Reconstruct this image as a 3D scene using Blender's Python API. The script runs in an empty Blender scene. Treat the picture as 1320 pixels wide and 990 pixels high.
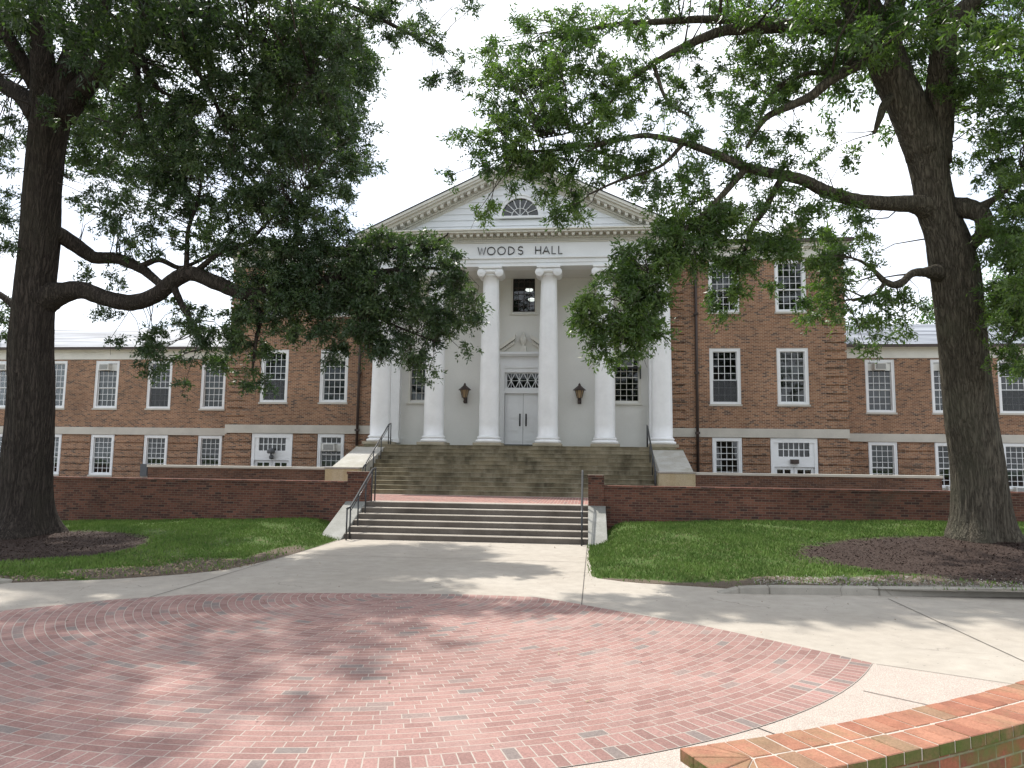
import bpy, math, random
import numpy as np
from mathutils import Matrix, Vector
rng = np.random.default_rng(7)
random.seed(7)
R_ = math.radians
# ------------------------------------------------------------------ camera, sky, sun, exposure
SC = bpy.context.scene
FPX, YAW, PITCH, ROLL = 939.47, .104, .1064, .0129
CAM = np.array([2.6031, -19.3596, 2.1153])
_cy, _sy, _cp, _sp, _cr, _sr = (math.cos(YAW), math.sin(YAW), math.cos(PITCH), math.sin(PITCH), math.cos(ROLL), math.sin(ROLL))
_R = np.array([_cy, _sy, 0.]); _F0 = np.array([-_sy, _cy, 0.]); _Z = np.array([0, 0, 1.])
_F = _F0*_cp + _Z*_sp; _U = -_F0*_sp + _Z*_cp
_R2 = _R*_cr + _U*_sr; _U2 = _U*_cr - _R*_sr
cd = bpy.data.cameras.new('camera'); cam = bpy.data.objects.new('camera', cd); SC.collection.objects.link(cam)
cd.sensor_width = 36; cd.lens = FPX/1320*36; cd.clip_start = .1; cd.clip_end = 3000
cam.matrix_world = Matrix(((_R2[0], _U2[0], -_F[0], CAM[0]), (_R2[1], _U2[1], -_F[1], CAM[1]), (_R2[2], _U2[2], -_F[2], CAM[2]), (0, 0, 0, 1)))
SC.camera = cam
SUN_AZ, SUN_EL = -38, 62          # degrees east of +Y (negative = to the left), elevation
w = bpy.data.worlds.new('World'); SC.world = w; w.use_nodes = True
nt = w.node_tree; bg = nt.nodes['Background']
sky = nt.nodes.new('ShaderNodeTexSky'); sky.sky_type = 'NISHITA'; sky.sun_disc = False
sky.sun_elevation = R_(SUN_EL); sky.sun_rotation = R_(SUN_AZ % 360); sky.air_density = 1.0; sky.dust_density = 2.5; sky.ozone_density = 1.0
tc = nt.nodes.new('ShaderNodeTexCoord'); mp = nt.nodes.new('ShaderNodeMapping'); mp.inputs['Scale'].default_value = (1, 1, 2.5)
ns = nt.nodes.new('ShaderNodeTexNoise'); ns.inputs['Scale'].default_value = 2.2; ns.inputs['Detail'].default_value = 7; ns.inputs['Roughness'].default_value = .55
rp = nt.nodes.new('ShaderNodeValToRGB'); rp.color_ramp.elements[0].position = .36; rp.color_ramp.elements[1].position = .56
rp.color_ramp.elements[0].color = (.3, .3, .3, 1)
mx = nt.nodes.new('ShaderNodeMix'); mx.data_type = 'RGBA'; mx.inputs['B'].default_value = (8.6, 8.95, 9.6, 1)   # bright thin cloud
nt.links.new(tc.outputs['Generated'], mp.inputs[0]); nt.links.new(mp.outputs[0], ns.inputs['Vector']); nt.links.new(ns.outputs['Fac'], rp.inputs[0])
nt.links.new(rp.outputs[0], mx.inputs['Factor']); nt.links.new(sky.outputs[0], mx.inputs['A']); nt.links.new(mx.outputs['Result'], bg.inputs[0])
bg.inputs[1].default_value = .112
sd = bpy.data.lights.new('sun', 'SUN'); so = bpy.data.objects.new('sun', sd); SC.collection.objects.link(so)
sd.energy = 3.3; sd.angle = R_(.9); sd.color = (1, .955, .88)
az, el = R_(SUN_AZ), R_(SUN_EL)
tosun = Vector((math.sin(az)*math.cos(el), math.cos(az)*math.cos(el), math.sin(el)))
so.rotation_euler = tosun.to_track_quat('Z', 'Y').to_euler(); so.location = (0, 0, 40)
SC.view_settings.view_transform = 'Standard'; SC.view_settings.look = 'None'; SC.view_settings.gamma = 1
SC.view_settings.use_curve_mapping = False
SC.view_settings.exposure = .83
SC.render.engine = 'CYCLES'

# ------------------------------------------------------------------ helpers
def ray(x, y): return _F + _R2*((x-660)/FPX) - _U2*((y-495)/FPX)
def at_depth(x, y, D): return CAM + ray(x, y)*D
class MB:
    def __init__(s): s.v = []; s.f = []; s.m = []; s.sm = []; s.mi = 0
    def add(s, vs, fs, smooth=False):
        b = len(s.v); s.v += [tuple(map(float, p)) for p in vs]; s.f += [tuple(b+i for i in f) for f in fs]
        s.m += [s.mi]*len(fs); s.sm += [smooth]*len(fs); return s
    def box(s, x0, x1, y0, y1, z0, z1):
        x0, x1 = min(x0, x1), max(x0, x1); y0, y1 = min(y0, y1), max(y0, y1); z0, z1 = min(z0, z1), max(z0, z1)
        return s.add([(x0,y0,z0),(x1,y0,z0),(x1,y1,z0),(x0,y1,z0),(x0,y0,z1),(x1,y0,z1),(x1,y1,z1),(x0,y1,z1)],
            [(0,3,2,1),(4,5,6,7),(0,1,5,4),(1,2,6,5),(2,3,7,6),(3,0,4,7)])
    def prism(s, poly, a0, a1, axis='y'):
        """extrude polygon (list of 2d) along axis; y: poly=(x,z); x: poly=(y,z); z: poly=(x,y)"""
        n = len(poly)
        def P(p, a): return {'y': (p[0], a, p[1]), 'x': (a, p[0], p[1]), 'z': (p[0], p[1], a)}[axis]
        vs = [P(p, a0) for p in poly]+[P(p, a1) for p in poly]
        fs = [tuple(range(n)), tuple(range(2*n-1, n-1, -1))]+[(i, i+n, (i+1) % n+n, (i+1) % n) for i in range(n)]
        return s.add(vs, fs)
    def lathe(s, prof, cx, cy, n=28, smooth=True, cap=True):
        vs = []; fs = []
        for r, z in prof:
            for k in range(n):
                a = 2*math.pi*k/n; vs.append((cx+r*math.cos(a), cy+r*math.sin(a), z))
        for i in range(len(prof)-1):
            for k in range(n):
                k2 = (k+1) % n; fs.append((i*n+k, i*n+k2, (i+1)*n+k2, (i+1)*n+k))
        s.add(vs, fs, smooth)
        if cap:
            s.add(vs[:n], [tuple(range(n-1, -1, -1))]); s.add(vs[-n:], [tuple(range(n))])
        return s
    def tube(s, pts, rad, n=8, smooth=True, rough=0., lump=0.):
        pts = [np.array(p, float) for p in pts]
        if not hasattr(rad, '__len__'): rad = [rad]*len(pts)
        vs = []; fs = []; up = np.array([0, 0, 1.])
        prev = None
        for i, p in enumerate(pts):
            t = pts[min(i+1, len(pts)-1)]-pts[max(i-1, 0)]; t = t/(np.linalg.norm(t)+1e-9)
            if prev is None:
                a = np.cross(t, up if abs(t[2]) < .9 else np.array([1., 0, 0]))
            else: a = prev-t*(prev@t)
            a /= np.linalg.norm(a)+1e-9; prev = a; b = np.cross(t, a)
            for k in range(n):
                an = 2*math.pi*k/n; r = rad[i]*(1+rough*math.sin(5*an+i*.35)+lump*random.uniform(-1, 1))
                vs.append(p+(a*math.cos(an)+b*math.sin(an))*r)
        for i in range(len(pts)-1):
            for k in range(n):
                k2 = (k+1) % n; fs.append((i*n+k, i*n+k2, (i+1)*n+k2, (i+1)*n+k))
        fs.append(tuple(range(n-1, -1, -1))); fs.append(tuple((len(pts)-1)*n+k for k in range(n)))
        return s.add(vs, fs, smooth)
    def build(s, name, mats, parent=None, origin=None, bevel=0, fix=True):
        """origin: world position of the object's own origin"""
        me = bpy.data.meshes.new(name)
        o = np.array(origin if origin is not None else (wloc(parent) if parent else (0, 0, 0)), float)
        me.from_pydata([tuple(np.array(p)-o) for p in s.v], [], s.f)
        if not isinstance(mats, (list, tuple)): mats = [mats]
        for m in mats: me.materials.append(m)
        me.polygons.foreach_set('material_index', s.m); me.polygons.foreach_set('use_smooth', s.sm); me.update()
        if fix:
            import bmesh
            bm = bmesh.new(); bm.from_mesh(me); bmesh.ops.recalc_face_normals(bm, faces=bm.faces); bm.to_mesh(me); bm.free()
        ob = bpy.data.objects.new(name, me); SC.collection.objects.link(ob)
        if parent: ob.parent = parent; ob.location = Vector(o)-wloc(parent)
        else: ob.location = o
        if bevel:
            b = ob.modifiers.new('bevel', 'BEVEL'); b.width = bevel; b.segments = 1; b.limit_method = 'ANGLE'
        return ob
def wloc(o):
    p = Vector((0, 0, 0))
    while o: p += Vector(o.location); o = o.parent
    return p
def empty(name, loc, label, cat, group=None):
    o = bpy.data.objects.new(name, None); SC.collection.objects.link(o); o.location = loc; o.empty_display_size = .3
    return tag(o, label, cat, group)
def tag(o, label=None, cat=None, group=None, kind=None):
    if label: o['label'] = label
    if cat: o['category'] = cat
    if group: o['group'] = group
    if kind: o['kind'] = kind
    return o
def copy_tree(o, parent=None, loc=None):
    c = o.copy(); SC.collection.objects.link(c); c.parent = parent
    if loc is not None: c.location = loc
    for ch in list(o.children): copy_tree(ch, c)
    return c

# ------------------------------------------------------------------ materials
class NG:
    """tiny node helper"""
    def __init__(s, name):
        s.m = bpy.data.materials.new(name); s.m.use_nodes = True; s.t = s.m.node_tree; s.b = s.t.nodes['Principled BSDF']
        s.tc = s.t.nodes.new('ShaderNodeTexCoord').outputs['Object']
        g = s.t.nodes.new('ShaderNodeNewGeometry'); s.pos = g.outputs['Position']
    def n(s, t, **k):
        d = s.t.nodes.new(t)
        for a, v in k.items(): setattr(d, a, v)
        return d
    def L(s, a, b): s.t.links.new(a, b)
    def m_(s, op, a, b=None, c=None):
        d = s.n('ShaderNodeMath', operation=op)
        for i, v in enumerate((a, b, c)):
            if v is None: continue
            if isinstance(v, (int, float)): d.inputs[i].default_value = v
            else: s.L(v, d.inputs[i])
        return d.outputs[0]
    def noise(s, scale, detail=4, rough=.55, vec=None, out='Fac', sc=None):
        d = s.n('ShaderNodeTexNoise'); d.inputs['Scale'].default_value = scale; d.inputs['Detail'].default_value = detail; d.inputs['Roughness'].default_value = rough
        v = vec or s.pos
        if sc:
            mp = s.n('ShaderNodeMapping'); mp.inputs['Scale'].default_value = sc; s.L(v, mp.inputs[0]); v = mp.outputs[0]
        s.L(v, d.inputs['Vector']); return d.outputs[out]
    def ramp(s, f, stops, interp='LINEAR'):
        d = s.n('ShaderNodeValToRGB'); cr = d.color_ramp; cr.interpolation = interp
        while len(cr.elements) < len(stops): cr.elements.new(.5)
        for e, (p, c) in zip(cr.elements, stops): e.position = p; e.color = (*c, 1) if len(c) == 3 else c
        s.L(f, d.inputs[0]); return d.outputs[0]
    def mix(s, f, a, b, blend='MIX'):
        d = s.n('ShaderNodeMix', data_type='RGBA', blend_type=blend)
        for k, v in (('Factor', f), ('A', a), ('B', b)):
            if isinstance(v, (int, float)): d.inputs[k].default_value = v
            elif isinstance(v, tuple): d.inputs[k].default_value = (*v, 1)
            else: s.L(v, d.inputs[k])
        return d.outputs['Result']
    def bump(s, h, strength=.3, dist=.02):
        d = s.n('ShaderNodeBump'); d.inputs['Strength'].default_value = strength; d.inputs['Distance'].default_value = dist
        s.L(h, d.inputs['Height']); s.L(d.outputs[0], s.b.inputs['Normal'])
    def done(s, col=None, rough=.8, spec=.3):
        if col is not None:
            if isinstance(col, tuple): s.b.inputs['Base Color'].default_value = (*col, 1)
            else: s.L(col, s.b.inputs['Base Color'])
        if isinstance(rough, float): s.b.inputs['Roughness'].default_value = rough
        else: s.L(rough, s.b.inputs['Roughness'])
        s.b.inputs['Specular IOR Level'].default_value = spec
        return s.m
def simple(name, col, rough=.6, var=.12, scale=3., spec=.3, fine=30., metal=0.):
    g = NG(name); n1 = g.noise(scale, 5); n2 = g.noise(fine, 3)
    c = g.mix(1., col, g.ramp(g.m_('ADD', g.m_('MULTIPLY', n1, .7), g.m_('MULTIPLY', n2, .3)), [(.3, (1-var,)*3), (.7, (1+var*.4,)*3)]), 'MULTIPLY')
    g.b.inputs['Metallic'].default_value = metal
    return g.done(c, rough, spec)
def brick(name, cols, mortar, bw=.215, bh=.0735, mj=.011, polar=None, grime=(.25, 1.1), bumpd=.006, rough=.85, soldier=False, stain=None, header=False, horizontal=False, gcol=(.55, .5, .45)):
    """cols: ramp stops of brick colours, chosen brick by brick"""
    g = NG(name); sep = g.n('ShaderNodeSeparateXYZ'); g.L(g.pos, sep.inputs[0]); x, y, z = sep.outputs
    if polar:
        cx, cy = polar; dx = g.m_('SUBTRACT', x, cx); dy = g.m_('SUBTRACT', y, cy)
        r = g.m_('SQRT', g.m_('ADD', g.m_('MULTIPLY', dx, dx), g.m_('MULTIPLY', dy, dy))); th = g.m_('ARCTAN2', dx, g.m_('MULTIPLY', dy, -1))
        rv = g.m_('DIVIDE', r, bh); row = g.m_('FLOOR', rv)
        cnt = g.m_('MAXIMUM', g.m_('ROUND', g.m_('MULTIPLY', g.m_('ADD', row, .5), 2*math.pi*bh/bw)), 4.)
        u = g.m_('ADD', g.m_('MULTIPLY', g.m_('ADD', g.m_('DIVIDE', th, 2*math.pi), .5), cnt), g.m_('MULTIPLY', g.m_('FRACT', g.m_('MULTIPLY', row, .618)), 1.))
    else:
        if horizontal: u0 = y; v0 = x
        else: u0 = g.m_('ADD', x, y); v0 = z
        wob = g.m_('MULTIPLY', g.m_('SUBTRACT', g.noise(1.5, 2), .5), .008)
        rv = g.m_('DIVIDE', g.m_('ADD', v0, wob), bh); row = g.m_('FLOOR', rv)
        u = g.m_('ADD', g.m_('DIVIDE', u0, bw), g.m_('MULTIPLY', g.m_('FLOORED_MODULO', row, 2.), 0. if soldier else .5))
    col = g.m_('FLOOR', u); fu = g.m_('FRACT', u); fv = g.m_('FRACT', rv)
    du = g.m_('MULTIPLY', g.m_('MINIMUM', fu, g.m_('SUBTRACT', 1., fu)), bw); dv = g.m_('MULTIPLY', g.m_('MINIMUM', fv, g.m_('SUBTRACT', 1., fv)), bh)
    d = g.m_('MINIMUM', du, dv)
    d = g.m_('ADD', d, g.m_('MULTIPLY', g.m_('SUBTRACT', g.noise(40., 2), .5), mj*.5))
    mr = g.n('ShaderNodeMapRange', interpolation_type='SMOOTHSTEP'); g.L(d, mr.inputs[0]); mr.inputs[1].default_value = mj*.3; mr.inputs[2].default_value = mj*.75
    mask = mr.outputs[0]
    cv = g.n('ShaderNodeCombineXYZ'); g.L(col, cv.inputs[0]); g.L(row, cv.inputs[1])
    wn = g.n('ShaderNodeTexWhiteNoise', noise_dimensions='2D'); g.L(cv.outputs[0], wn.inputs['Vector'])
    bc = g.ramp(wn.outputs['Value'], cols, 'CONSTANT' if len(cols) > 5 else 'LINEAR')
    bc = g.mix(1., bc, g.ramp(g.noise(60., 4, .7), [(.3, (.72,)*3), (.7, (1.2,)*3)]), 'MULTIPLY')
    c = g.mix(mask, mortar, bc)
    c = g.mix(1., c, g.ramp(g.noise(.45, 5, .6), [(.3, (1-grime[0],)*3), (.7, (grime[1],)*3)]), 'MULTIPLY')
    if stain:
        c = g.mix(g.ramp(g.noise(stain[1], 6, .7), [(stain[2], (0, 0, 0)), (stain[2]+.16, (stain[3],)*3)]), c, stain[0])
    g.bump(g.m_('ADD', mask, g.m_('MULTIPLY', g.noise(80., 3), .3)), .6, bumpd)
    return g.done(c, rough, .25)
FAC = [(0, (.285, .142, .080)), (.14, (.215, .104, .060)), (.3, (.33, .175, .100)), (.46, (.25, .118, .066)), (.58, (.135, .070, .047)), (.7, (.30, .155, .088)), (.84, (.205, .098, .057)), (.94, (.09, .052, .042))]
M = {}
M['brick'] = brick('facade_brick', FAC, (.43, .36, .27), bw=.2, bh=.0675, mj=.012, stain=((.27, .22, .17), .8, .60, .4), grime=(.28, 1.1))
M['brick_quoin'] = M['brick']
M['brick_dark'] = brick('retaining_brick', [(0, (.175, .072, .05)), (.3, (.13, .055, .041)), (.55, (.205, .086, .06)), (.75, (.095, .042, .034)), (.9, (.135, .055, .042)), (.97, (.07, .038, .033))], (.19, .145, .112), bw=.2, bh=.068, grime=(.4, 1.1), stain=((.07, .06, .045), 1.1, .56, .6))
M['brick_terrace'] = brick('terrace_brick', [(0, (.165, .082, .055)), (.3, (.125, .064, .045)), (.55, (.185, .095, .063)), (.75, (.11, .056, .042)), (.9, (.15, .074, .05)), (.97, (.08, .045, .036))], (.19, .155, .12), bw=.2, bh=.068, grime=(.4, 1.05))
M['plaza'] = brick('plaza_brick', [(0, (.295, .172, .150)), (.22, (.262, .150, .131)), (.42, (.318, .193, .170)), (.62, (.285, .176, .156)), (.8, (.24, .138, .122)), (.92, (.245, .182, .164)), (.968, (.20, .165, .152))], (.36, .31, .272), bw=.235, bh=.110, mj=.0095, polar=(-.45, -7.85), grime=(.2, 1.08), bumpd=.004, rough=.8, stain=((.31, .23, .20), .9, .52, .45))
M['plaza_edge'] = brick('plaza_edge_brick', [(0, (.29, .168, .147)), (.25, (.25, .145, .127)), (.5, (.315, .188, .166)), (.7, (.27, .16, .142)), (.85, (.23, .135, .119)), (.96, (.2, .163, .15))], (.36, .31, .272), bw=.112, bh=.213, mj=.0115, polar=(-.45, -7.85), grime=(.2, 1.08), bumpd=.004, rough=.8)
M['landing_brick'] = brick('landing_brick', [(0, (.27, .125, .105)), (.25, (.22, .105, .09)), (.5, (.30, .145, .12)), (.7, (.25, .12, .105)), (.85, (.2, .1, .085)), (.95, (.17, .13, .12))], (.38, .32, .27), bw=.205, bh=.105, mj=.011, horizontal=True, bumpd=.004, rough=.8)
M['cap_brick'] = brick('cap_brick', [(0, (.42, .16, .085)), (.2, (.47, .20, .11)), (.4, (.36, .14, .08)), (.55, (.52, .25, .15)), (.7, (.33, .18, .10)), (.85, (.44, .17, .10)), (.95, (.25, .19, .12))], (.55, .47, .39), bw=.118, bh=.2225, mj=.013, polar=(-.45, -7.85), grime=(.25, 1.08), rough=.8, bumpd=.005, stain=((.25, .2, .11), 2.2, .57, .5))
M['moss_brick'] = brick('seat_wall_brick', [(0, (.30, .10, .055)), (.3, (.22, .08, .05)), (.55, (.35, .13, .075)), (.75, (.16, .08, .05)), (.9, (.25, .1, .06)), (.97, (.12, .08, .05))], (.30, .28, .2), grime=(.4, 1.1), stain=((.10, .13, .035), 1.7, .47, .85))
M['white'] = simple('white_paint', (.74, .755, .76), .45, .07, 1.2, .35, 14.)
M['white_shaft'] = simple('column_paint', (.79, .80, .80), .42, .09, 1.6, .35, 8.)
M['wall_white'] = simple('white_stucco', (.70, .70, .665), .6, .09, .8, .3, 25.)
M['trim'] = simple('cream_trim', (.66, .65, .59), .5, .14, 1.5, .3, 20.)
M['stone'] = simple('belt_limestone', (.50, .475, .42), .8, .2, 1.3, .25, 30.)
M['plinth'] = simple('plinth_stone', (.37, .33, .25), .8, .3, 3., .25, 40.)
M['iron'] = simple('black_iron', (.025, .027, .03), .35, .2, 8., .5)
M['bronze'] = simple('downspout_bronze', (.055, .038, .032), .5, .3, 3., .4)
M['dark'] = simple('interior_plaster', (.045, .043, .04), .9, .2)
M['blind'] = simple('window_blind', (.42, .42, .40), .8, .1)
M['curtain'] = simple('dark_screen', (.10, .11, .11), .8, .2)
M['ac'] = simple('air_conditioner_white', (.66, .66, .62), .5, .1)
M['acdark'] = simple('air_conditioner_grille', (.10, .105, .11), .6, .2)
def streaked(name, base, dark, streak, rough=.85, horiz=.4):
    g = NG(name); n1 = g.noise(.9, 6, .65); n2 = g.noise(2.3, 5, .6, sc=(1, 1, .22)); n3 = g.noise(45., 3)
    c = g.mix(g.ramp(n1, [(.36, (0, 0, 0)), (.62, (1, 1, 1))]), dark, base)
    c = g.mix(g.ramp(n2, [(.45, (0, 0, 0)), (.68, (.75,)*3)]), c, streak)
    c = g.mix(1., c, g.ramp(n3, [(.3, (.82,)*3), (.7, (1.14,)*3)]), 'MULTIPLY'); g.bump(n3, .25, .004)
    return g.done(c, rough, .2)
M['step_old'] = streaked('mossy_sandstone_steps', (.235, .205, .135), (.10, .095, .06), (.33, .30, .22))
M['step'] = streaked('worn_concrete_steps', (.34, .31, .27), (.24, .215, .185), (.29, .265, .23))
M['riser'] = streaked('shaded_risers', (.155, .135, .115), (.085, .072, .06), (.12, .10, .085))  # shade on the lower risers put into a darker step concrete
M['riser_old'] = streaked('mossy_risers', (.245, .205, .135), (.095, .080, .053), (.31, .27, .195))
M['cheek_low'] = streaked('grey_cheek_concrete', (.27, .27, .25), (.21, .21, .19), (.31, .31, .29))
M['cheek'] = streaked('tan_cheek_stone', (.37, .36, .33), (.30, .285, .24), (.42, .41, .38))
M['cheek_tan'] = streaked('tan_block_stone', (.45, .38, .24), (.36, .30, .18), (.48, .43, .31))
def concrete(name, a, b, agg=0., crack=True):
    g = NG(name); n1 = g.noise(.35, 7, .62); n2 = g.noise(4., 5, .6); n3 = g.noise(130., 2, .6)
    c = g.mix(g.ramp(n1, [(.33, (0, 0, 0)), (.66, (1, 1, 1))]), a, b)
    c = g.mix(1., c, g.ramp(n2, [(.3, (.88,)*3), (.7, (1.07,)*3)]), 'MULTIPLY')
    if agg:
        v = g.n('ShaderNodeTexVoronoi'); v.inputs['Scale'].default_value = 75.; g.L(g.pos, v.inputs['Vector'])
        c = g.mix(agg, c, g.ramp(v.outputs['Distance'], [(.1, (.62, .52, .45)), (.55, (.25, .2, .17))])); g.bump(v.outputs['Distance'], .5, .004)
    else:
        c = g.mix(1., c, g.ramp(n3, [(.3, (.88,)*3), (.7, (1.08,)*3)]), 'MULTIPLY')
        g.bump(n3, .2, .003)
    if crack:
        st = g.noise(1.3, 7, .75); c = g.mix(g.ramp(st, [(.62, (0, 0, 0)), (.74, (.5,)*3)]), c, (.20, .18, .155))
        c = g.mix(g.ramp(g.noise(17., 1, .5), [(.735, (0, 0, 0)), (.75, (.7,)*3)]), c, (.13, .12, .11))
        cv = g.n('ShaderNodeTexVoronoi', feature='DISTANCE_TO_EDGE'); cv.inputs['Scale'].default_value = .33
        wv = g.n('ShaderNodeVectorMath', operation='ADD'); wq = g.n('ShaderNodeTexNoise'); wq.inputs['Scale'].default_value = 1.1; wq.inputs['Detail'].default_value = 6; g.L(g.pos, wq.inputs['Vector']); g.L(g.pos, wv.inputs[0]); g.L(wq.outputs['Color'], wv.inputs[1]); g.L(wv.outputs[0], cv.inputs['Vector'])
        ck = g.m_('MULTIPLY', g.ramp(cv.outputs['Distance'], [(.0015, (1, 1, 1)), (.004, (0, 0, 0))]), g.ramp(g.noise(.5, 2), [(.5, (0, 0, 0)), (.58, (.75,)*3)])); c = g.mix(ck, c, (.12, .10, .085))
    return g.done(c, .85, .25)
M['concrete'] = concrete('pavement_concrete', (.325, .29, .245), (.38, .345, .298))
M['aggregate'] = concrete('exposed_aggregate', (.40, .35, .31), (.45, .40, .355), .5, False)
M['kerb'] = concrete('kerb_concrete', (.25, .235, .20), (.31, .29, .25))
M['joint'] = simple('joint_filler', (.09, .08, .07), .9, .3)
def grassmat(name, a, b, c3, leafy=False):
    g = NG(name); n = g.noise(.8, 6, .65); n2 = g.noise(9., 4, .6)
    c = g.mix(g.ramp(n, [(.35, (0, 0, 0)), (.65, (1, 1, 1))]), a, b); c = g.mix(g.ramp(n2, [(.45, (0, 0, 0)), (.75, (.7,)*3)]), c, c3)
    if leafy: c = g.mix(1., c, g.ramp(g.noise(120., 2), [(.3, (.6,)*3), (.7, (1.35,)*3)]), 'MULTIPLY')
    return g.done(c, .75, .2)
M['lawn'] = grassmat('lawn_turf', (.045, .085, .016), (.065, .12, .024), (.09, .085, .035), True)
M['blade'] = grassmat('grass_blade', (.07, .135, .024), (.125, .205, .04), (.18, .20, .07))
M['soil'] = grassmat('bare_soil', (.15, .115, .085), (.21, .17, .13), (.11, .085, .06), True)
M['mulch'] = grassmat('bark_mulch', (.040, .025, .021), (.06, .037, .031), (.03, .02, .017), True)
M['chip'] = grassmat('mulch_chip', (.038, .025, .020), (.065, .044, .035), (.024, .017, .014))
M['litter'] = grassmat('leaf_litter', (.22, .16, .10), (.32, .26, .18), (.13, .09, .06))
M['gravel'] = grassmat('gravel', (.22, .205, .18), (.30, .285, .26), (.14, .125, .105))
def bark(name, a, b, moss):
    g = NG(name); n2 = g.noise(1.2, 4); n4 = g.noise(34., 5, .75, sc=(1, 1, .35))
    wob = g.n('ShaderNodeVectorMath', operation='ADD'); wn = g.n('ShaderNodeTexNoise'); wn.inputs['Scale'].default_value = 2.5; wn.inputs['Detail'].default_value = 3; g.L(g.pos, wn.inputs['Vector'])
    sc_ = g.n('ShaderNodeVectorMath', operation='SCALE'); sc_.inputs['Scale'].default_value = .10; g.L(wn.outputs['Color'], sc_.inputs[0]); g.L(g.pos, wob.inputs[0]); g.L(sc_.outputs[0], wob.inputs[1])
    def rid(scale, zs):
        n = g.noise(scale, 3, .5, vec=wob.outputs[0], sc=(1, 1, zs)); return g.m_('MULTIPLY', g.m_('ABSOLUTE', g.m_('SUBTRACT', n, .5)), 5.)
    r1 = rid(15., .065); r2 = rid(30., .11); h = g.m_('MINIMUM', g.m_('ADD', g.m_('MULTIPLY', r1, .65), g.m_('MULTIPLY', r2, .35)), 1.); h = g.m_('ADD', h, g.m_('MULTIPLY', n4, .35))
    c = g.mix(g.ramp(h, [(.15, (0, 0, 0)), (.95, (1, 1, 1))]), a, b)
    c = g.mix(g.ramp(n2, [(.48, (0, 0, 0)), (.7, (.5,)*3)]), c, moss)
    g.bump(h, 1., .06); return g.done(c, .92, .12)
M['bark'] = bark('oak_bark', (.034, .029, .023), (.165, .145, .112), (.10, .10, .07))
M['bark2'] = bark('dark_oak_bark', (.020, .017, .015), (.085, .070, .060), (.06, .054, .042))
M['branch'] = simple('limb_bark', (.075, .064, .055), .9, .35, 4., .15)
def leafmat(name, a, b, c3, trans=.35):
    g = NG(name); n = g.noise(.9, 4, .6); oi = g.n('ShaderNodeAttribute', attribute_name='tone')
    c = g.mix(g.ramp(n, [(.35, (0, 0, 0)), (.65, (1, 1, 1))]), a, b); c = g.mix(g.ramp(oi.outputs['Fac'], [(.5, (0, 0, 0)), (1., (1, 1, 1))]), c, c3)
    g.L(c, g.b.inputs['Base Color']); g.b.inputs['Roughness'].default_value = .42; g.b.inputs['Specular IOR Level'].default_value = .45
    tr = g.n('ShaderNodeBsdfTranslucent'); tcol = g.mix(1., c, (1.5, 1.9, .6), 'MULTIPLY'); g.L(tcol, tr.inputs['Color'])
    ms = g.n('ShaderNodeMixShader'); ms.inputs[0].default_value = trans; g.L(g.b.outputs[0], ms.inputs[1]); g.L(tr.outputs[0], ms.inputs[2])
    g.L(ms.outputs[0], g.t.nodes['Material Output'].inputs['Surface']); return g.m
M['leaf'] = leafmat('oak_leaf', (.046, .082, .030), (.074, .118, .037), (.145, .205, .055), .40)
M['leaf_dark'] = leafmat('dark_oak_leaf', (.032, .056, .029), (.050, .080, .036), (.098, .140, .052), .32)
M['leaf_far'] = leafmat('distant_leaf', (.05, .09, .03), (.07, .12, .035), (.1, .16, .045))
def glassmat():
    g = NG('window_glass'); t = g.t
    tr = g.n('ShaderNodeBsdfTransparent'); tr.inputs[0].default_value = (.55, .59, .60, 1); gl = g.n('ShaderNodeBsdfGlossy'); gl.inputs['Roughness'].default_value = .03
    fr = g.n('ShaderNodeFresnel'); fr.inputs[0].default_value = 1.6
    bp = g.n('ShaderNodeBump'); bp.inputs['Strength'].default_value = .09; bp.inputs['Distance'].default_value = .05; g.L(g.noise(.9, 2), bp.inputs['Height']); g.L(bp.outputs[0], gl.inputs['Normal'])
    f = g.m_('ADD', g.m_('MULTIPLY', fr.outputs[0], .62), .012)
    ms = g.n('ShaderNodeMixShader'); g.L(f, ms.inputs[0]); g.L(tr.outputs[0], ms.inputs[1]); g.L(gl.outputs[0], ms.inputs[2])
    g.L(ms.outputs[0], t.nodes['Material Output'].inputs['Surface']); return g.m
M['glass'] = glassmat()
def roofmat():
    g = NG('wing_roof_metal'); n = g.noise(1.4, 5, .6, sc=(.12, 1.6, 1.6)); n2 = g.noise(18., 3)
    c = g.mix(g.ramp(n, [(.38, (0, 0, 0)), (.62, (1, 1, 1))]), (.09, .10, .12), (.26, .28, .31)); g.bump(n, .5, .03)
    return g.done(c, .55, .35)
M['roof'] = roofmat()
M['slate'] = simple('dark_slate', (.10, .10, .105), .7, .3)
g = NG('lit_ceiling_lamp'); g.b.inputs['Emission Color'].default_value = (1, .95, .85, 1); g.b.inputs['Emission Strength'].default_value = 2.2; M['lamp'] = g.m
M['lantern_glass'] = simple('amber_lantern_glass', (.38, .27, .15), .35, .2, 20., .5)
M['letter'] = simple('black_letter', (.02, .02, .022), .4, .1)
M['siding'] = simple('pediment_siding', (.72, .74, .76), .5, .06, 1.)

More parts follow.
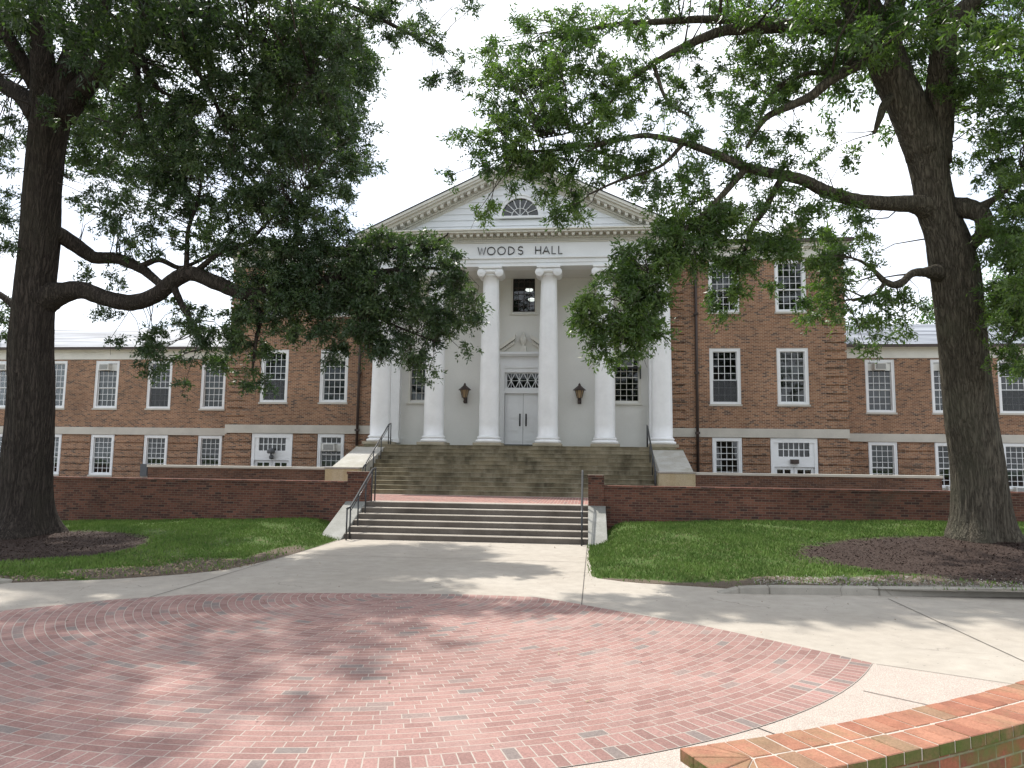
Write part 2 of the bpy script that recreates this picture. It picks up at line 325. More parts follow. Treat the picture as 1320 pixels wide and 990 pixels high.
def single_brick(name, c):
    g = NG(name); n = g.noise(7., 5, .7); n2 = g.noise(90., 4, .7); n3 = g.noise(2.2, 5, .7)
    k = g.mix(g.ramp(n, [(.35, (0, 0, 0)), (.65, (1, 1, 1))]), c, tuple(v*.72 for v in c)); k = g.mix(g.ramp(n3, [(.5, (0, 0, 0)), (.68, (.6,)*3)]), k, (.20, .16, .085))
    gn = g.n('ShaderNodeNewGeometry'); sp = g.n('ShaderNodeSeparateXYZ'); g.L(gn.outputs['Normal'], sp.inputs[0])
    side = g.m_('MULTIPLY', g.m_('LESS_THAN', sp.outputs[2], .5), g.ramp(g.noise(1.6, 5, .7), [(.38, (.15,)*3), (.5, (1, 1, 1))]))
    k = g.mix(side, k, g.mix(g.ramp(g.noise(9., 4), [(.35, (0, 0, 0)), (.65, (1, 1, 1))]), (.075, .10, .022), (.12, .10, .04)))
    k = g.mix(1., k, g.ramp(n2, [(.3, (.75,)*3), (.7, (1.18,)*3)]), 'MULTIPLY'); g.bump(n2, .5, .004); return g.done(k, .85, .2)
for i, c in enumerate([(.335, .145, .092), (.355, .170, .110), (.285, .122, .08), (.335, .155, .10), (.27, .165, .105)]): M['cb%d' % i] = single_brick('cap_brick_%s' % 'abcde'[i], c)
M['mortar'] = simple('pale_mortar', (.42, .37, .32), .9, .2, 6.)
# ------------------------------------------------------------------ the hall
XA = -.317                    # axis of the building
HALL = empty('college_hall', (XA, 14, 1), 'long red brick hall with white columned portico lettered WOODS HALL', 'building')
YP, YW, YD, YC = 14.0, 18.15, 13.3, 11.4
def wall_cells(mb, x0, x1, z0, z1, ya, yb, holes):
    holes = [(max(h[0], x0), min(h[1], x1), max(h[2], z0), min(h[3], z1)) for h in holes if h[0] < x1 and h[1] > x0 and h[2] < z1 and h[3] > z0]
    xs = sorted({x0, x1, *[v for h in holes for v in h[:2]]}); zs = sorted({z0, z1, *[v for h in holes for v in h[2:]]})
    for i in range(len(xs)-1):
        run = None
        for j in range(len(zs)-1):
            cx, cz = (xs[i]+xs[i+1])/2, (zs[j]+zs[j+1])/2
            solid = not any(h[0] < cx < h[1] and h[2] < cz < h[3] for h in holes)
            if solid: run = run if run is not None else zs[j]
            if (not solid or j == len(zs)-2) and run is not None:
                mb.box(xs[i], xs[i+1], ya, yb, run, zs[j] if not solid else zs[j+1]); run = None
def window(cx, Y, z0, W, H, ncol=4, nup=4, nlo=3, ac=None, blind=None, screen=False, sill=True, cw=.15, thin=False, parent=None, mat=None):
    """sash window: frame > sash, pane, sill, blind, air_conditioner"""
    mat = mat or M['white']; o = (cx, Y, z0); x0, x1 = cx-W/2, cx+W/2; z1 = z0+H
    m = MB(); p = .04
    m.box(x0, x0+cw, Y-p, Y+.16, z0, z1).box(x1-cw, x1, Y-p, Y+.16, z0, z1).box(x0+cw, x1-cw, Y-p, Y+.16, z1-cw, z1).box(x0+cw, x1-cw, Y-p, Y+.16, z0, z0+.1)
    m.box(x0+.03, x0+.06, Y-p-.014, Y-p, z0, z1).box(x1-.06, x1-.03, Y-p-.014, Y-p, z0, z1)
    fr = m.build('window', mat, HALL, o)
    gx0, gx1, gz0, gz1 = x0+cw, x1-cw, z0+.1, z1-cw
    rows = nup+nlo; rh = (gz1-gz0)/rows; zm = gz0+nlo*rh
    m = MB(); st = .038
    for (a, b, yy) in ((zm, gz1, Y+.045), (gz0, zm, Y+.085)):
        m.box(gx0, gx0+st, yy, yy+.035, a, b).box(gx1-st, gx1, yy, yy+.035, a, b).box(gx0+st, gx1-st, yy, yy+.035, b-st*.6, b).box(gx0+st, gx1-st, yy, yy+.035, a, a+st)
    mu = .022
    for k in range(1, ncol):
        x = gx0+(gx1-gx0)*k/ncol; m.box(x-mu/2, x+mu/2, Y+.05, Y+.072, zm+st, gz1-st*.6); m.box(x-mu/2, x+mu/2, Y+.09, Y+.112, gz0+st, zm-st*.6)
    for k in range(1, rows):
        if k == nlo: continue
        z = gz0+rh*k; yy = .05 if k > nlo else .09; m.box(gx0+st, gx1-st, Y+yy-.002, Y+yy+.02, z-mu/2, z+mu/2)
    m.build('sash', mat, fr)
    m = MB(); m.box(gx0, gx1, Y+.063, Y+.067, zm, gz1).box(gx0, gx1, Y+.103, Y+.107, gz0, zm-.01); m.build('pane', M['glass'], fr)
    if sill: MB().box(x0-.04, x1+.04, Y-.105, Y+.1, z0-.09, z0-.004).build('sill', M['stone'], fr)
    if screen: MB().box(gx0+.01, gx1-.01, Y+.028, Y+.034, gz0+.02, zm).build('insect_screen', M['screen'], fr)
    if blind:
        a, b = gz0+(gz1-gz0)*blind[0], gz0+(gz1-gz0)*blind[1]; m = MB(); z = a
        while z < b: m.add([(gx0, Y+.19, z), (gx1, Y+.19, z), (gx1, Y+.16, z+.045), (gx0, Y+.16, z+.045)], [(0, 1, 2, 3)]); z += .042
        m.build('blind', M['blind'], fr, fix=False)
    if ac:
        pos, side = ac; aw, ah = .58, .36
        az = {'top': gz1-ah-.04, 'mid': zm+.02, 'up': gz1-ah-.3, 'bottom': gz0+.02, 'low': z0-.25}[pos]; ax = cx+side*.1
        m = MB(); m.box(ax-aw/2, ax+aw/2, Y-.30, Y+.04, az, az+ah); a_ = m
        a = a_.build('air_conditioner', M['ac'], fr, bevel=.012)
        m = MB(); m.box(ax-aw/2+.05, ax+aw/2-.05, Y-.302, Y-.29, az+.05, az+ah-.05)
        g_ = MB()
        for k in range(7): g_.box(ax-aw/2+.05, ax+aw/2-.05, Y-.312, Y-.303, az+.065+k*.035, az+.078+k*.035)
        m.v += []; b0 = len(m.v)
        m.mi = 1; m.add(g_.v, g_.f); m.build('air_conditioner_grille', [M['acdark'], M['ac']], fr)
        MB().box(gx0, gx1, Y+.0, Y+.02, az-.03, az-.006).build('bracket', M['iron'], fr)
        if pos in ('top', 'up', 'mid'):
            for q0, q1 in ((gx0, ax-aw/2), (ax+aw/2, gx1)): MB().box(q0, q1, Y+.01, Y+.03, az, az+ah).build('filler_panel', M['ac'], fr)
    return fr
g = NG('insect_screen'); tr = g.n('ShaderNodeBsdfTransparent'); ms = g.n('ShaderNodeMixShader'); ms.inputs[0].default_value = .5
g.b.inputs['Base Color'].default_value = (.06, .065, .07, 1); g.L(tr.outputs[0], ms.inputs[1]); g.L(g.b.outputs[0], ms.inputs[2]); g.L(ms.outputs[0], g.t.nodes['Material Output'].inputs['Surface']); M['screen'] = g.m

# window lists: centre offset, z0, W, H
P2 = (4.80, 1.37, 2.53); P3 = (8.98, 1.37, 2.40); PG = (1.14, 1.28, 2.17); W2 = (4.76, 1.40, 2.63); WG = (1.12, 1.34, 2.19)
holes_p = {1: [], -1: []}; holes_w = {1: [], -1: []}
def hole(c, z0, W, H): return (c-W/2, c+W/2, z0, z0+H)
for s in (1, -1):
    for c in (9.06, 12.0):
        for (z0, W, H) in (P2, P3): holes_p[s].append(hole(XA+s*c, z0, W, H))
    holes_p[s].append(hole(XA+s*9.09, *PG)); holes_p[s].append(hole(XA+s*11.97, 1.1, 2.02, 2.22))
    for i in range(7):
        c = 17.29+3.09*i; holes_w[s].append(hole(XA+s*c, *W2)); holes_w[s].append(hole(XA+s*c, *WG))
# pavilion brick walls, wings, inner rooms
for s in (1, -1):
    m = MB(); a, b = sorted((XA+s*6.45, XA+s*14.27)); wall_cells(m, a, b, .9, 11.45, YP, YP+.3, holes_p[s])
    xo = XA+s*14.27; m.box(xo-s*.3, xo, YP+.3, 26, .9, 11.45)
    q0, q1 = sorted((XA+s*7.28, xo-s*.86)); wall_cells(m, q0, q1, 3.725, 11.415, YP-.062, YP-.001, holes_p[s])
    # quoins: courses standing proud, with recessed joints
    z = 3.76
    while z < 11.3:
        zt = min(z+.315, 11.40); m.box(xo-s*.86, xo+s*.062, YP-.062, YP+.9, z, zt)
        m.box(XA+s*6.5, XA+s*7.28, YP-.062, YP-.001, z, zt); z += .385
    ops = sorted([(h[0]-.03, h[1]+.03) for h in holes_p[s] if h[2] < 2]); edges = [a]+[v for o_ in ops for v in o_]+[b]
    for k in range(0, len(edges), 2):
        z = 1.02
        while z < 3.2:
            e0, e1 = edges[k], edges[k+1]
            if s == 1 and k == len(edges)-2: e1 += .062
            if s == -1 and k == 0: e0 -= .062
            m.box(e0, e1, YP-.062, YP-.001, z, min(z+.315, 3.31)); z += .385
    m.build('brick_wall', M['brick'], HALL)
    m = MB(); a, b = sorted((XA+s*14.27, XA+s*38)); wall_cells(m, a, b, .6, 7.5, YW, YW+.3, holes_w[s])
    m.box(XA+s*38, XA+s*37.7, YW+.3, 26, .6, 7.5)
    wall_cells(m, a, b, 3.725, 7.455, YW-.062, YW-.001, holes_w[s])
    ops = sorted([(h[0]-.03, h[1]+.03) for h in holes_w[s] if h[2] < 2]); edges = [a]+[v for o_ in ops for v in o_]+[b]
    for k in range(0, len(edges), 2):
        z = .98
        while z < 3.2: m.box(edges[k], edges[k+1], YW-.062, YW-.001, z, min(z+.315, 3.31)); z += .385
    m.build('wing_brick_wall', M['brick'], HALL)
    # belt course
    m = MB(); a, b = sorted((XA+s*6.5, XA+s*14.33)); m.box(a, b, YP-.085, YP+.1, 3.325, 3.72)
    m.box(XA+s*14.27+s*.002, XA+s*14.33, YP+.1, YW, 3.325, 3.72)
    a, b = sorted((XA+s*14.33, XA+s*38)); m.box(a, b, YW-.085, YW+.1, 3.325, 3.72); m.build('belt_course', M['stone'], HALL)
    # eaves of the pavilion
    m = MB(); a, b = sorted((XA+s*6.9, XA+s*14.27)); e = XA+s*14.27
    for (p, z0, z1) in ((.10, 11.42, 11.86), (.17, 11.86, 11.93), (.30, 11.93, 12.06), (.36, 12.06, 12.17)):
        m.box(XA+s*6.9, e+s*p, YP-p, 25, z0, z1)
    m.build('eaves_cornice', M['trim'], HALL)
    MB().box(XA+s*7.2, e+s*.44, YP-.46, YP-.36, 12.1, 12.26).build('gutter', M['bronze'], HALL)
    # wing eaves
    m = MB(); a, b = XA+s*14.31, XA+s*38.2
    for (p, z0, z1) in ((.09, 7.46, 7.86), (.14, 7.86, 7.94), (.32, 7.94, 8.04)): m.box(a, b, YW-p, YW+.2, z0, z1)
    m.build('wing_frieze', M['trim'], HALL)
    MB().box(a, b, YW-.45, YW-.33, 7.98, 8.11).build('wing_gutter', M['bronze'], HALL)
    m = MB(); m.prism([(YW-.4, 8.06), (22.2, 9.93), (26.4, 8.06)], XA+s*14.28, XA+s*38.3, 'x'); m.build('wing_roof', M['roof'], HALL)
    m = MB(); m.prism([(YP-.42, 12.19), (20, 13.3), (26.3, 12.19)], XA+s*4.0, XA+s*14.7, 'x'); m.build('roof', M['slate'], HALL)
    # downspout
    m = MB(); x = XA+s*7.8; m.tube([(x, YP-.16, 12.0), (x, YP-.16, 1.2)], .065, 8); m.box(x-.11, x+.11, YP-.28, YP-.04, 11.3, 11.65)
    for z in (3.5, 6.2, 8.9): m.box(x-.10, x+.10, YP-.24, YP-.04, z-.05, z+.05)
    m.build('downspout', M['bronze'], HALL)
# interiors: floors, back wall, so that the panes show dark rooms
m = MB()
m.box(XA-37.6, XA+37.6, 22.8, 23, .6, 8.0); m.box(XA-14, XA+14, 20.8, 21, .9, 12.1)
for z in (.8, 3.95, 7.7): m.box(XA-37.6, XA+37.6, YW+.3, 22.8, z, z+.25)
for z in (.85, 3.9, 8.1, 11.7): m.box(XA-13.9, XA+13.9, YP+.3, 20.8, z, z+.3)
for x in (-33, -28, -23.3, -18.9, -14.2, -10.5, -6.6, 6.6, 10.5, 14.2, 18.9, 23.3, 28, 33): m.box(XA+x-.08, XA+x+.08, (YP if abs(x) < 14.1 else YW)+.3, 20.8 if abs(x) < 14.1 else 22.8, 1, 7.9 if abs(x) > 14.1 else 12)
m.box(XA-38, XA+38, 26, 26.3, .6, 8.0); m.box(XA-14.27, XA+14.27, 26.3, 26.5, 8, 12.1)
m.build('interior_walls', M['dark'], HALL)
# windows
for s in (1, -1):
    L = s < 0
    window(XA+s*9.06, YP, P2[0], P2[1], P2[2], ac=('top', -.5) if L else None, blind=(0, .6) if L else None, screen=not L)
    window(XA+s*12.0, YP, P2[0], P2[1], P2[2], screen=L, blind=None if L else (.55, .72))
    window(XA+s*9.06, YP, P3[0], P3[1], P3[2], blind=(.6, 1) if not L else None)
    window(XA+s*12.0, YP, P3[0], P3[1], P3[2], screen=L)
    window(XA+s*9.09, YP, PG[0], PG[1], PG[2], nup=3, nlo=4, ac=('up', -.2) if L else None, blind=(0, .5) if L else None)
    for i in range(7):
        c = XA+s*(17.29+3.09*i)
        acs = {(-1, 2): ('top', -.8), (1, 0): ('top', -.3), (1, 1): ('top', .6), (1, 5): ('top', 0), (-1, 4): ('top', 0)}.get((s, i))
        bl = {(-1, 2): (.15, .8), (-1, 3): (.1, 1), (-1, 0): (.2, .75), (1, 0): (.28, .5), (1, 1): (.1, .45), (-1, 5): (0, .6), (1, 4): (.5, 1)}.get((s, i))
        window(c, YW, W2[0], W2[1], W2[2], nup=4, nlo=3, ac=acs, blind=bl, screen=(s, i) in ((1, 2), (-1, 1)))
        acg = {(1, 1): ('low', .4), (1, 2): ('low', 0), (-1, 4): ('low', 0)}.get((s, i))
        window(c, YW, WG[0], WG[1], WG[2], nup=4, nlo=3, ac=acg, blind={(-1, 2): (.1, .75), (1, 2): (0, .5), (1, 0): (.6, 1), (-1, 3): (.3, .8)}.get((s, i)))
# side doors with transom and lamp
def side_door(cx, lamp):
    x0, x1, Y, zt = cx-1.0, cx+1.0, YP, 3.31; o = (cx, Y, 1.0)
    m = MB(); m.box(x0, x0+.14, Y-.03, Y+.16, 1., zt).box(x1-.14, x1, Y-.03, Y+.16, 1., zt).box(x0+.14, x1-.14, Y-.03, Y+.16, zt-.2, zt).box(x0+.14, x1-.14, Y-.01, Y+.14, 2.05, 2.5)
    m.box(x0+.14, x0+.34, Y+.0, Y+.14, 2.5, zt-.2).box(x1-.34, x1-.14, Y+.0, Y+.14, 2.5, zt-.2)
    for k in range(1, 6):
        x = x0+.34+(x1-x0-.68)*k/6; m.box(x-.018, x+.018, Y+.03, Y+.07, 2.5, zt-.2)
    m.box(x0+.34, x1-.34, Y+.028, Y+.072, 2.79, 2.825)
    d = m.build('side_door', M['white'], HALL, o)
    MB().box(x0+.34, x1-.34, Y+.08, Y+.085, 2.5, zt-.2).box(x0+.2, x1-.2, Y+.12, Y+.125, 1.7, 2.02).build('pane', M['glass'], d)
    for s2 in (-1, 1):
        m = MB(); a, b = sorted((cx+s2*.012, cx+s2*.855)); m.box(a, b, Y+.07, Y+.11, 1., 1.72).box(a, b, Y+.07, Y+.11, 1.93, 2.04).box(a, a+.13, Y+.07, Y+.11, 1.72, 1.93).box(b-.13, b, Y+.07, Y+.11, 1.72, 1.93).box((a+b)/2-.03, (a+b)/2+.03, Y+.075, Y+.105, 1.72, 1.93)
        m.box(a+.1, b-.1, Y+.062, Y+.07, 1.15, 1.6); m.build('door_leaf', M['white'], d)
    if lamp == 'box':
        m = MB(); m.box(cx-.17, cx+.17, Y-.14, Y-.012, 2.19, 2.38).box(cx-.10, cx+.10, Y-.16, Y-.14, 2.22, 2.34); m.build('wall_lamp', M['bronze'], d)
    else:
        m = MB(); m.lathe([(.05, 2.62), (.17, 2.52), (.19, 2.40), (.15, 2.36)], cx+.05, Y-.2, 12); m.tube([(cx+.05, Y-.2, 2.38), (cx+.05, Y-.2, 2.2), (cx+.07, Y-.02, 2.15)], .04, 6); m.lathe([(.0, 2.08), (.10, 2.12), (.11, 2.24), (.04, 2.3)], cx+.06, Y-.16, 10)
        m.build('wall_lamp', M['acdark'], d)
side_door(XA+11.97, 'box'); side_door(XA-11.97, 'spot')

# portico wall
wh = [(XA-.82, XA+.86, 2.7, 6.15), (XA-.5, XA+.52, 8.94, 11.2), (XA+4.12, XA+5.18, 4.85, 7.0), (XA-5.18, XA-4.12, 4.85, 7.0)]
m = MB(); wall_cells(m, XA-6.45, XA+6.45, 2.0, 11.3, YD, YD+.3, wh); m.box(XA-6.45, XA-6.3, YD+.3, YP+.4, 2, 11.3).box(XA+6.3, XA+6.45, YD+.3, YP+.4, 2, 11.3)
m.build('portico_wall', M['wall_white'], HALL)
def portico_window(x0, x1, z0, z1, nc, nr, blind=None, ac=None, lamps=False):
    Y = YD; cx = (x0+x1)/2; m = MB(); c = .09
    m.box(x0-c, x0, Y-.04, Y+.12, z0-c, z1+c).box(x1, x1+c, Y-.04, Y+.12, z0-c, z1+c).box(x0, x1, Y-.04, Y+.12, z1, z1+c).box(x0-c-.05, x1+c+.05, Y-.09, Y+.1, z0-c-.06, z0-c)
    f = m.build('window', M['trim'], HALL, (cx, Y, z0))
    m = MB(); st = .035
    m.box(x0, x0+st, Y+.05, Y+.09, z0, z1).box(x1-st, x1, Y+.05, Y+.09, z0, z1).box(x0+st, x1-st, Y+.05, Y+.09, z1-st, z1).box(x0+st, x1-st, Y+.05, Y+.09, z0, z0+st)
    for k in range(1, nc): x = x0+(x1-x0)*k/nc; m.box(x-.01, x+.01, Y+.055, Y+.08, z0+st, z1-st)
    for k in range(1, nr): z = z0+(z1-z0)*k/nr; h = .02 if k == nr//2 else .01; m.box(x0+st, x1-st, Y+.053, Y+.082, z-h, z+h)
    m.build('sash', M['bronze'] if lamps else M['trim'], f)
    MB().box(x0, x1, Y+.085, Y+.089, z0, z1).build('pane', M['glass'], f)
    if blind:
        m = MB(); z = z0+(z1-z0)*blind[0]
        while z < z0+(z1-z0)*blind[1]: m.add([(x0, Y+.19, z), (x1, Y+.19, z), (x1, Y+.16, z+.045), (x0, Y+.16, z+.045)], [(0, 1, 2, 3)]); z += .042
        m.build('blind', M['blind'], f, fix=False)
    if ac:
        m = MB(); m.box(cx-.3, cx+.28, Y-.3, Y+.03, z0+1.52, z0+1.9); m.build('air_conditioner', M['ac'], f, bevel=.012)
        MB().box(cx-.25, cx+.23, Y-.306, Y-.3, z0+1.57, z0+1.85).build('air_conditioner_grille', M['acdark'], f)
        MB().box(x0-.05, x1+.1, Y-.28, Y-.02, z0+1.46, z0+1.5).box(x1+.04, x1+.1, Y-.12, Y-.04, z0+1.0, z0+1.46).build('bracket', M['iron'], f)
    if lamps:
        for (dx, dz) in ((.12, 1.36), (.22, .95)):
            m = MB(); m.lathe([(.02, z0+dz+.10), (.16, z0+dz+.06), (.19, z0+dz), (.14, z0+dz-.04)], cx+dx, Y+1.1+dx*3, 14); m.build('ceiling_lamp', M['lamp'], f)
portico_window(XA-.5, XA+.52, 8.94, 11.2, 4, 8, lamps=True)
portico_window(XA+4.12, XA+5.18, 4.85, 7.0, 4, 8, ac=True)
portico_window(XA-5.18, XA-4.12, 4.85, 7.0, 4, 6, blind=(0, 1))
# main door: leaves, lattice transom, surround with a broken pediment and an urn
m = MB(); Y = YD; a, b = XA-.82, XA+.86; cx = (a+b)/2
m.box(a-.2, a, Y-.07, Y+.2, 2.78, 6.35).box(b, b+.2, Y-.07, Y+.2, 2.78, 6.35).box(a-.2, b+.2, Y-.072, Y+.2, 6.35, 6.5).box(a, b, Y-.03, Y+.18, 6.15, 6.35).box(a, b, Y-.02, Y+.18, 5.2, 5.42)
m.box(a-.14, a-.07, Y-.09, Y-.07, 2.9, 6.35).box(b+.07, b+.14, Y-.09, Y-.07, 2.9, 6.35)
m.box(a-.32, b+.32, Y-.05, Y+.01, 6.5, 6.88).box(a-.42, b+.42, Y-.22, Y+.01, 6.88, 6.95).box(a-.47, b+.47, Y-.28, Y+.01, 6.95, 7.06)
dr = m.build('entrance_door', M['white'], HALL, (cx, Y, 2.78))
m = MB(); W_ = (b-a)/2
for s2 in (-1, 1):
    x_ = lambda v: cx+s2*v
    m.prism([(x_(1.3), 7.06), (x_(1.3), 7.20), (x_(.36), 7.86), (x_(.36), 7.66), (x_(1.12), 7.13), (x_(1.12), 7.06)], Y-.26, Y+.01, 'y')
    m.prism([(x_(1.1), 7.08), (x_(.4), 7.57), (x_(.4), 7.44), (x_(.93), 7.08)], Y-.16, Y+.01, 'y')
    for k in range(7): xx = x_(.45+k*.1); zz = 7.53-k*.07; m.box(xx-.025, xx+.025, Y-.2, Y+.01, zz-.05, zz+.035)
m.prism([(cx-1.05, 7.062), (cx+1.05, 7.062), (cx, 7.75)], Y-.04, Y+.01, 'y')
m.build('broken_pediment', M['trim'], dr)
m = MB(); m.box(cx-.14, cx+.14, Y-.26, Y-.05, 7.06, 7.32); m.lathe([(.08, 7.32), (.05, 7.37), (.09, 7.42), (.15, 7.58), (.16, 7.72), (.11, 7.76), (.13, 7.80), (.08, 7.86), (.03, 7.98), (.0, 8.0)], cx, Y-.16, 16); m.build('urn', M['trim'], dr)
for s2 in (-1, 1):
    x0, x1 = sorted((cx+s2*.008, cx+s2*W_)); m = MB(); m.box(x0, x1, Y+.1, Y+.15, 2.9, 5.2)
    for (z0, z1) in ((3.0, 3.35), (3.45, 3.95), (4.05, 4.68), (4.78, 5.08)):
        for (p0, p1) in (((x0+.12), (x1-.12)),):
            m.box(p0, p1, Y+.092, Y+.1, z0, z1); m.box(p0+.05, p1-.05, Y+.08, Y+.092, z0+.05, z1-.05)
    d = m.build('door_leaf', M['white'], dr)
    hx = cx+s2*.14; m = MB(); m.tube([(hx, Y+.09, 3.78), (hx, Y+.02, 3.80), (hx, Y+.02, 4.20), (hx, Y+.09, 4.22)], .022, 8); m.box(hx-.035, hx+.035, Y+.07, Y+.082, 3.72, 4.28); m.build('door_handle', M['iron'], dr)
MB().box(a, b, Y+.09, Y+.2, 2.78, 2.898).build('threshold', M['iron'], dr)
m = MB(); z0, z1 = 5.42, 6.15; n = 4; cw = (b-a-.2)/n
m.box(a, a+.1, Y+.08, Y+.12, z0, z1).box(b-.1, b, Y+.08, Y+.12, z0, z1).box(a+.1, b-.1, Y+.08, Y+.12, z0, z0+.04).box(a+.1, b-.1, Y+.08, Y+.12, z1-.04, z1)
for k in range(n):
    xa = a+.1+k*cw; xb = xa+cw
    for (p, q) in (((xa, z0), (xb, z1)), ((xa, z1), (xb, z0))): m.tube([(p[0], Y+.09, p[1]), (q[0], Y+.09, q[1])], .018, 4, False)
    m.tube([((xa+xb)/2, Y+.09, z0), ((xa+xb)/2, Y+.09, z1)], .012, 4, False); m.tube([(xa, Y+.09, (z0+z1)/2), (xb, Y+.09, (z0+z1)/2)], .012, 4, False)
m.build('transom_lattice', M['white'], dr); MB().box(a, b, Y+.125, Y+.13, z0, z1).build('transom_pane', M['glass'], dr)
# wall lanterns
def lantern(cx):
    Y = YD-.3; z = 4.75; m = MB()
    m.tube([(cx, YD-.01, z+.12), (cx, Y+.06, z+.02), (cx, Y, z+.18)], .035, 8); m.box(cx-.08, cx+.08, YD-.05, YD-.001, z-.02, z+.3); m.lathe([(.0, z-.03), (.05, z), (.06, z+.06), (.03, z+.12), (.07, z+.2), (.10, z+.22)], cx, Y, 8, False)
    m.lathe([(.30, z+.56), (.24, z+.62), (.10, z+.74), (.06, z+.78), (.05, z+.84), (.0, z+.9)], cx, Y, 6, False)
    for k in range(6):
        a = 2*math.pi*k/6; m.tube([(cx+.10*math.cos(a), Y+.10*math.sin(a), z+.21), (cx+.2*math.cos(a), Y+.2*math.sin(a), z+.57)], .013, 4, False)
    l = m.build('wall_lantern', M['bronze'], HALL, (cx, Y, z))
    MB().lathe([(.085, z+.22), (.18, z+.56)], cx, Y, 6, False).build('lantern_glass', M['lantern_glass'], l)
lantern(XA-2.6); lantern(XA+2.56)
# pilasters behind the end columns
for s in (-1, 1):
    x = XA+s*6.0; m = MB(); m.box(x-.40, x+.40, YD-.34, YD-.001, 3.1, 10.0).box(x-.46, x+.46, YD-.4, YD-.001, 2.92, 3.1).box(x-.43, x+.43, YD-.37, YD-.001, 10.0, 10.12).box(x-.48, x+.48, YD-.42, YD-.001, 10.12, 10.465)
    m.build('pilaster', M['white_shaft'], HALL)
# column
def column(x):
    Y = YC; zb = 2.78; m = MB(); z0, z1 = 3.2, 10.06; pr = []
    for k in range(15):
        t = k/14; r = .428-.088*max(0, (t-.12)/.88)**1.5; pr.append((r, z0+(z1-z0)*t))
    pr = [(.47, 3.17), (.445, 3.19)]+pr+[(.365, 10.07), (.37, 10.11), (.345, 10.13), (.345, 10.2)]
    c = m.lathe(pr, x, Y, 40).build('column', M['white_shaft'], HALL, (x, Y, zb))
    m = MB(); tor = lambda R, r, zc, n=8: [(R+r*math.cos(a), zc+r*math.sin(a)) for a in [-math.pi/2+math.pi*i/n for i in range(n+1)]]
    m.lathe([(.50, 2.905)]+tor(.50, .065, 2.972)+[(.49, 3.04), (.465, 3.055)]+tor(.46, .045, 3.12)+[(.45, 3.168)], x, Y, 40); m.build('base', M['white_shaft'], c)
    MB().box(x-.60, x+.60, Y-.60, Y+.60, 2.782, 2.904).build('plinth', M['plinth'], c, bevel=.015)
    m = MB(); m.lathe([(.36, 10.13), (.43, 10.19), (.46, 10.25), (.44, 10.29)], x, Y, 32)
    for s in (-1, 1):
        vx = x+s*.385; zc = 10.20
        for (r, y0, y1) in ((.185, -.40, .40), (.155, -.425, -.4), (.11, -.44, -.425), (.055, -.465, -.44)):
            n = 22; vs = [(vx+r*math.cos(2*math.pi*k/n), Y+yy, zc+r*math.sin(2*math.pi*k/n)) for yy in (y0, y1) for k in range(n)]
            m.add(vs, [(k, (k+1) % n, (k+1) % n+n, k+n) for k in range(n)]+[tuple(range(n))]+[tuple(range(n, 2*n))])
    m.box(x-.40, x+.40, Y-.39, Y+.39, 10.27, 10.375).box(x-.50, x+.50, Y-.46, Y+.46, 10.378, 10.465)
    m.build('capital', M['white_shaft'], c)
    return c
c0 = column(XA-1.253)
for x in (XA+1.253, XA-3.643, XA+3.643, XA-6.0, XA+6.0):
    copy_tree(c0, HALL, Vector((x, YC, 2.78))-HALL.location)
# entablature
YE = 11.04; H_ = 6.47
m = MB()
def ring(p, z0, z1, back=YP):   # front and both returns, p = how far it stands proud of the architrave face
    m.box(XA-H_-p, XA+H_+p, YE-p, YE+.72, z0, z1); m.box(XA-H_-p, XA-H_+.72, YE+.72, back, z0, z1); m.box(XA+H_-.72, XA+H_+p, YE+.72, back, z0, z1)
ring(-.025, 10.47, 10.62); ring(0, 10.62, 10.80); ring(.055, 10.80, 10.87); ring(-.01, 10.87, 11.50)
m.build('architrave_and_frieze', M['white'], HALL)
MB().box(XA-H_+.7, XA+H_-.7, YE+.7, YD+.02, 10.49, 10.60).build('porch_ceiling', M['wall_white'], HALL)
m = MB(); ring(.04, 11.50, 11.54); ring(.02, 11.54, 11.66); ring(.12, 11.66, 11.70); ring(.06, 11.70, 11.84); ring(.44, 11.84, 11.93); ring(.5, 11.93, 11.985)
x = XA-H_
while x < XA+H_: m.box(x, x+.048, YE-.075, YE-.02, 11.55, 11.655); x += .084
x = XA-H_-.02
while x < XA+H_: m.box(x, x+.13, YE-.34, YE-.06, 11.715, 11.838); x += .291
for s in (-1, 1):
    y = YE+.3
    while y < YP-.1: m.box(XA+s*(H_+.06), XA+s*(H_+.34), y, y+.13, 11.715, 11.838); y += .291
m.build('dentil_cornice', M['trim'], HALL)
